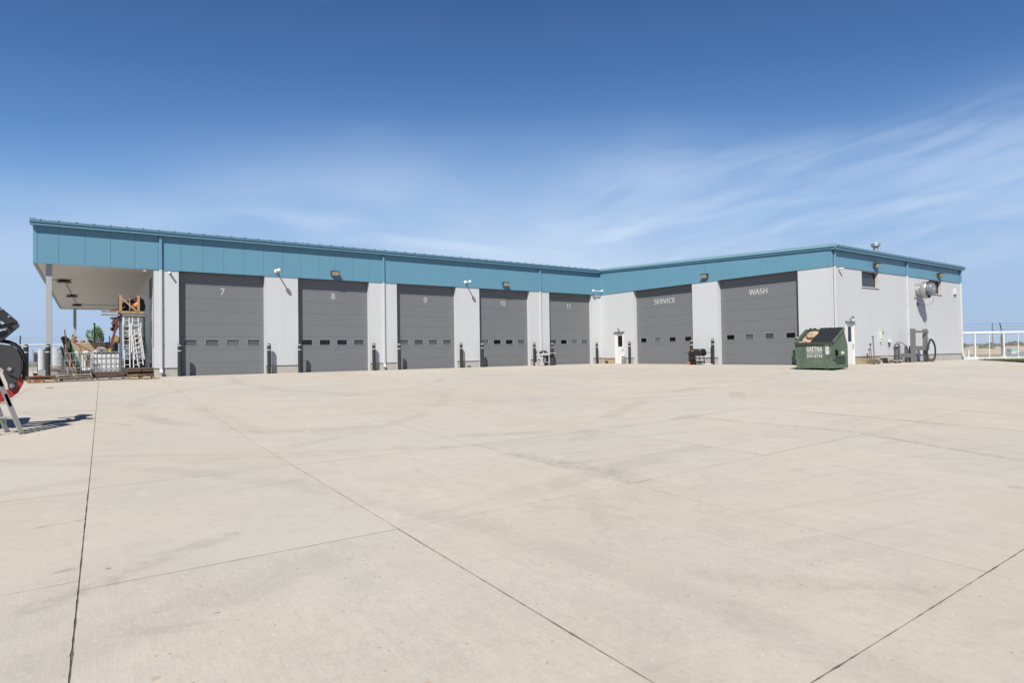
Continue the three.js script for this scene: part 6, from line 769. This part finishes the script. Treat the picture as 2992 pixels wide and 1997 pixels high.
mound('dirt_mound', 66, 50, 26, 12, 0.62, dirt, 'long low tan dirt mound behind the gate', 1); mound('dirt_mound', 82, 62, 40, 14, 0.78, dirt, 'broad pale dirt bank farther back behind the long mound', 5); mound('dirt_mound', 60, 56, 9, 6, 0.42, mat(0.30, 0.24, 0.17, 1), 'small brown soil mound near the gravel pile', 9); mound('gravel_pile', 54.5, 47.0, 2.6, 2.2, 0.55, mat(0.26, 0.27, 0.285, 1), 'small grey gravel pile beyond the road', 12); mound('dirt_mound', 110, 88, 70, 20, 0.9, mat(0.36, 0.28, 0.18, 1), 'far brown earth bank below the houses', 15);
{ // container, white trailer, houses
  const [x, z] = W2(60, 49.5), t = thing('portable_cabin', 'small teal topped white cabin beyond the gravel pile', 'cabin', [x, 0, z], -0.6); b_().box(-0.32, 0.32, -0.05, 0.30, -0.3, 0.3).build('wall', mat(0.62, 0.66, 0.66), t); b_().box(-0.33, 0.33, 0.30, 0.52, -0.31, 0.31).build('teal_top', mat(0.20, 0.50, 0.50, 0.5), t);
  const [x2, z2] = W2(96, 89), t2 = thing('white_trailer', 'long white box trailer parked beyond the mounds', 'trailer', [x2, -0.6, z2], -0.6); b_().box(-4.6, 9, 0.55, 1.62, -1.2, 1.2).build('box_body', mat(0.80, 0.79, 0.78, 0.5), t2); b_().box(-4.6, 9, 0.42, 0.55, -1.1, 1.1).build('chassis', M.charcoal, t2); for (const wx of [-3.5, -2.4, 7]) b_().rod(V3(wx, 0.25, 0.9), V3(wx, 0.25, 1.2), 0.28, 0.28, 16).build('wheel', M.rubber, t2);
  const rr = mulberry(7); for (const [d, s, w, l] of [[230, 176, 13, 'first far house left of the slim pole'], [240, 190, 16, 'second far house with wide brown roof'], [250, 207, 12, 'third far house behind the dark bushes'], [235, 205, 15, 'fourth far house half behind trees'], [245, 166, 12, 'fifth far house beside the gate post']]) { const [hx, hz] = W2(d, s), h = thing('far_house', `${l}, pale walls`, 'house', [hx, -5, hz], -0.6 + 0.2 * (rr() - 0.5), 'far houses beyond the mounds'); b_().box(-w / 2, w / 2, 0, 4.6, -4, 4).build('wall', mat(0.45, 0.40, 0.36), h); b_().extrude([[-w / 2 - 0.4, 4.6], [w / 2 + 0.4, 4.6], [w / 2 - 2.5, 6.6], [-w / 2 + 2.5, 6.6]], 9, g => g.translate(0, 0, -4.5)).build('roof', mat(0.16, 0.13, 0.12, 0.9), h); for (const wx of [-0.3, 0.05, 0.3]) b_().box(wx * w - 0.6, wx * w + 0.6, 2.2, 3.8, 4.001, 4.05).build('window', mat(0.10, 0.11, 0.13, 0.3), h); }
}
{ // bushes and far trees
  const r = mulberry(17); const L = [[70, 51.6, 0.9, 'olive bush on the flank of the dirt mound'], [68, 53.2, 0.7, 'dry low bush beside the thin sign post'], [74, 58.0, 1.05, 'dark green bush behind the sign post'], [64, 56.5, 0.45, 'small brown bush above the gravel pile'], [88, 70, 1.3, 'grey green bush right of the gate stile'], [90, 74.5, 1.5, 'dark bush clump before the trailer'], [96, 80, 1.2, 'olive bush in front of the white trailer'], [86, 62.5, 1.2, 'dark bush below the houses near the gate end'], [84, 60.4, 1.5, 'tall dark bush closest to the end wall'], [98, 72.5, 1.5, 'feathery tall bush left of the trailer'], [120, 103, 1.9, 'far dark tree clump over the trailer roof'], [92, 66.0, 1.2, 'low dark bush left of the slim pole']];
  L.forEach(([d, s, h, l], i) => { const [x, z] = W2(d, s), t = thing('bush', l, 'bush', [x, 0.2, z], 0, 'bushes beyond the gate'); b_().rod(V3(0, -0.4, 0), V3(0.05, h * 0.5, 0), 0.06, 0.03).rod(V3(0, 0, 0), V3(0.3, h * 0.6, 0.1), 0.04, 0.02).build('trunk', TRUNK, t); leaves(b_(), 420, 0, h * 0.42, 0, h * (0.9 + 0.5 * r()), h * 0.52, h * 0.8, 0.11 * h, 100 + i, 0.2).build('crown', LEAF[1 + (i % 2)], t); });
  [[-48, 1.4, 'hedge tree beyond the rear fence, nearest the canopy'], [-55, 1.7, 'hedge tree beyond the rear fence, second from the canopy'], [-62, 1.5, 'hedge tree beyond the rear fence, farthest from the canopy'], [-41.5, 1.1, 'low hedge bush beyond the electrical box']].forEach(([x, h, l], i) => { const t = thing('hedge_tree', l, 'tree', [x, 0, -95 + 4 * i], 0, 'hedge beyond the rear fence'); b_().rod(V3(0, 0, 0), V3(0, h, 0), 0.12, 0.06).build('trunk', TRUNK, t); leaves(b_(), 700, 0, h * 0.85, 0, 3.8, h * 0.9, 2, 0.28, 200 + i, 0.2).build('crown', LEAF[2], t); });
}
renderer.render(scene, camera);
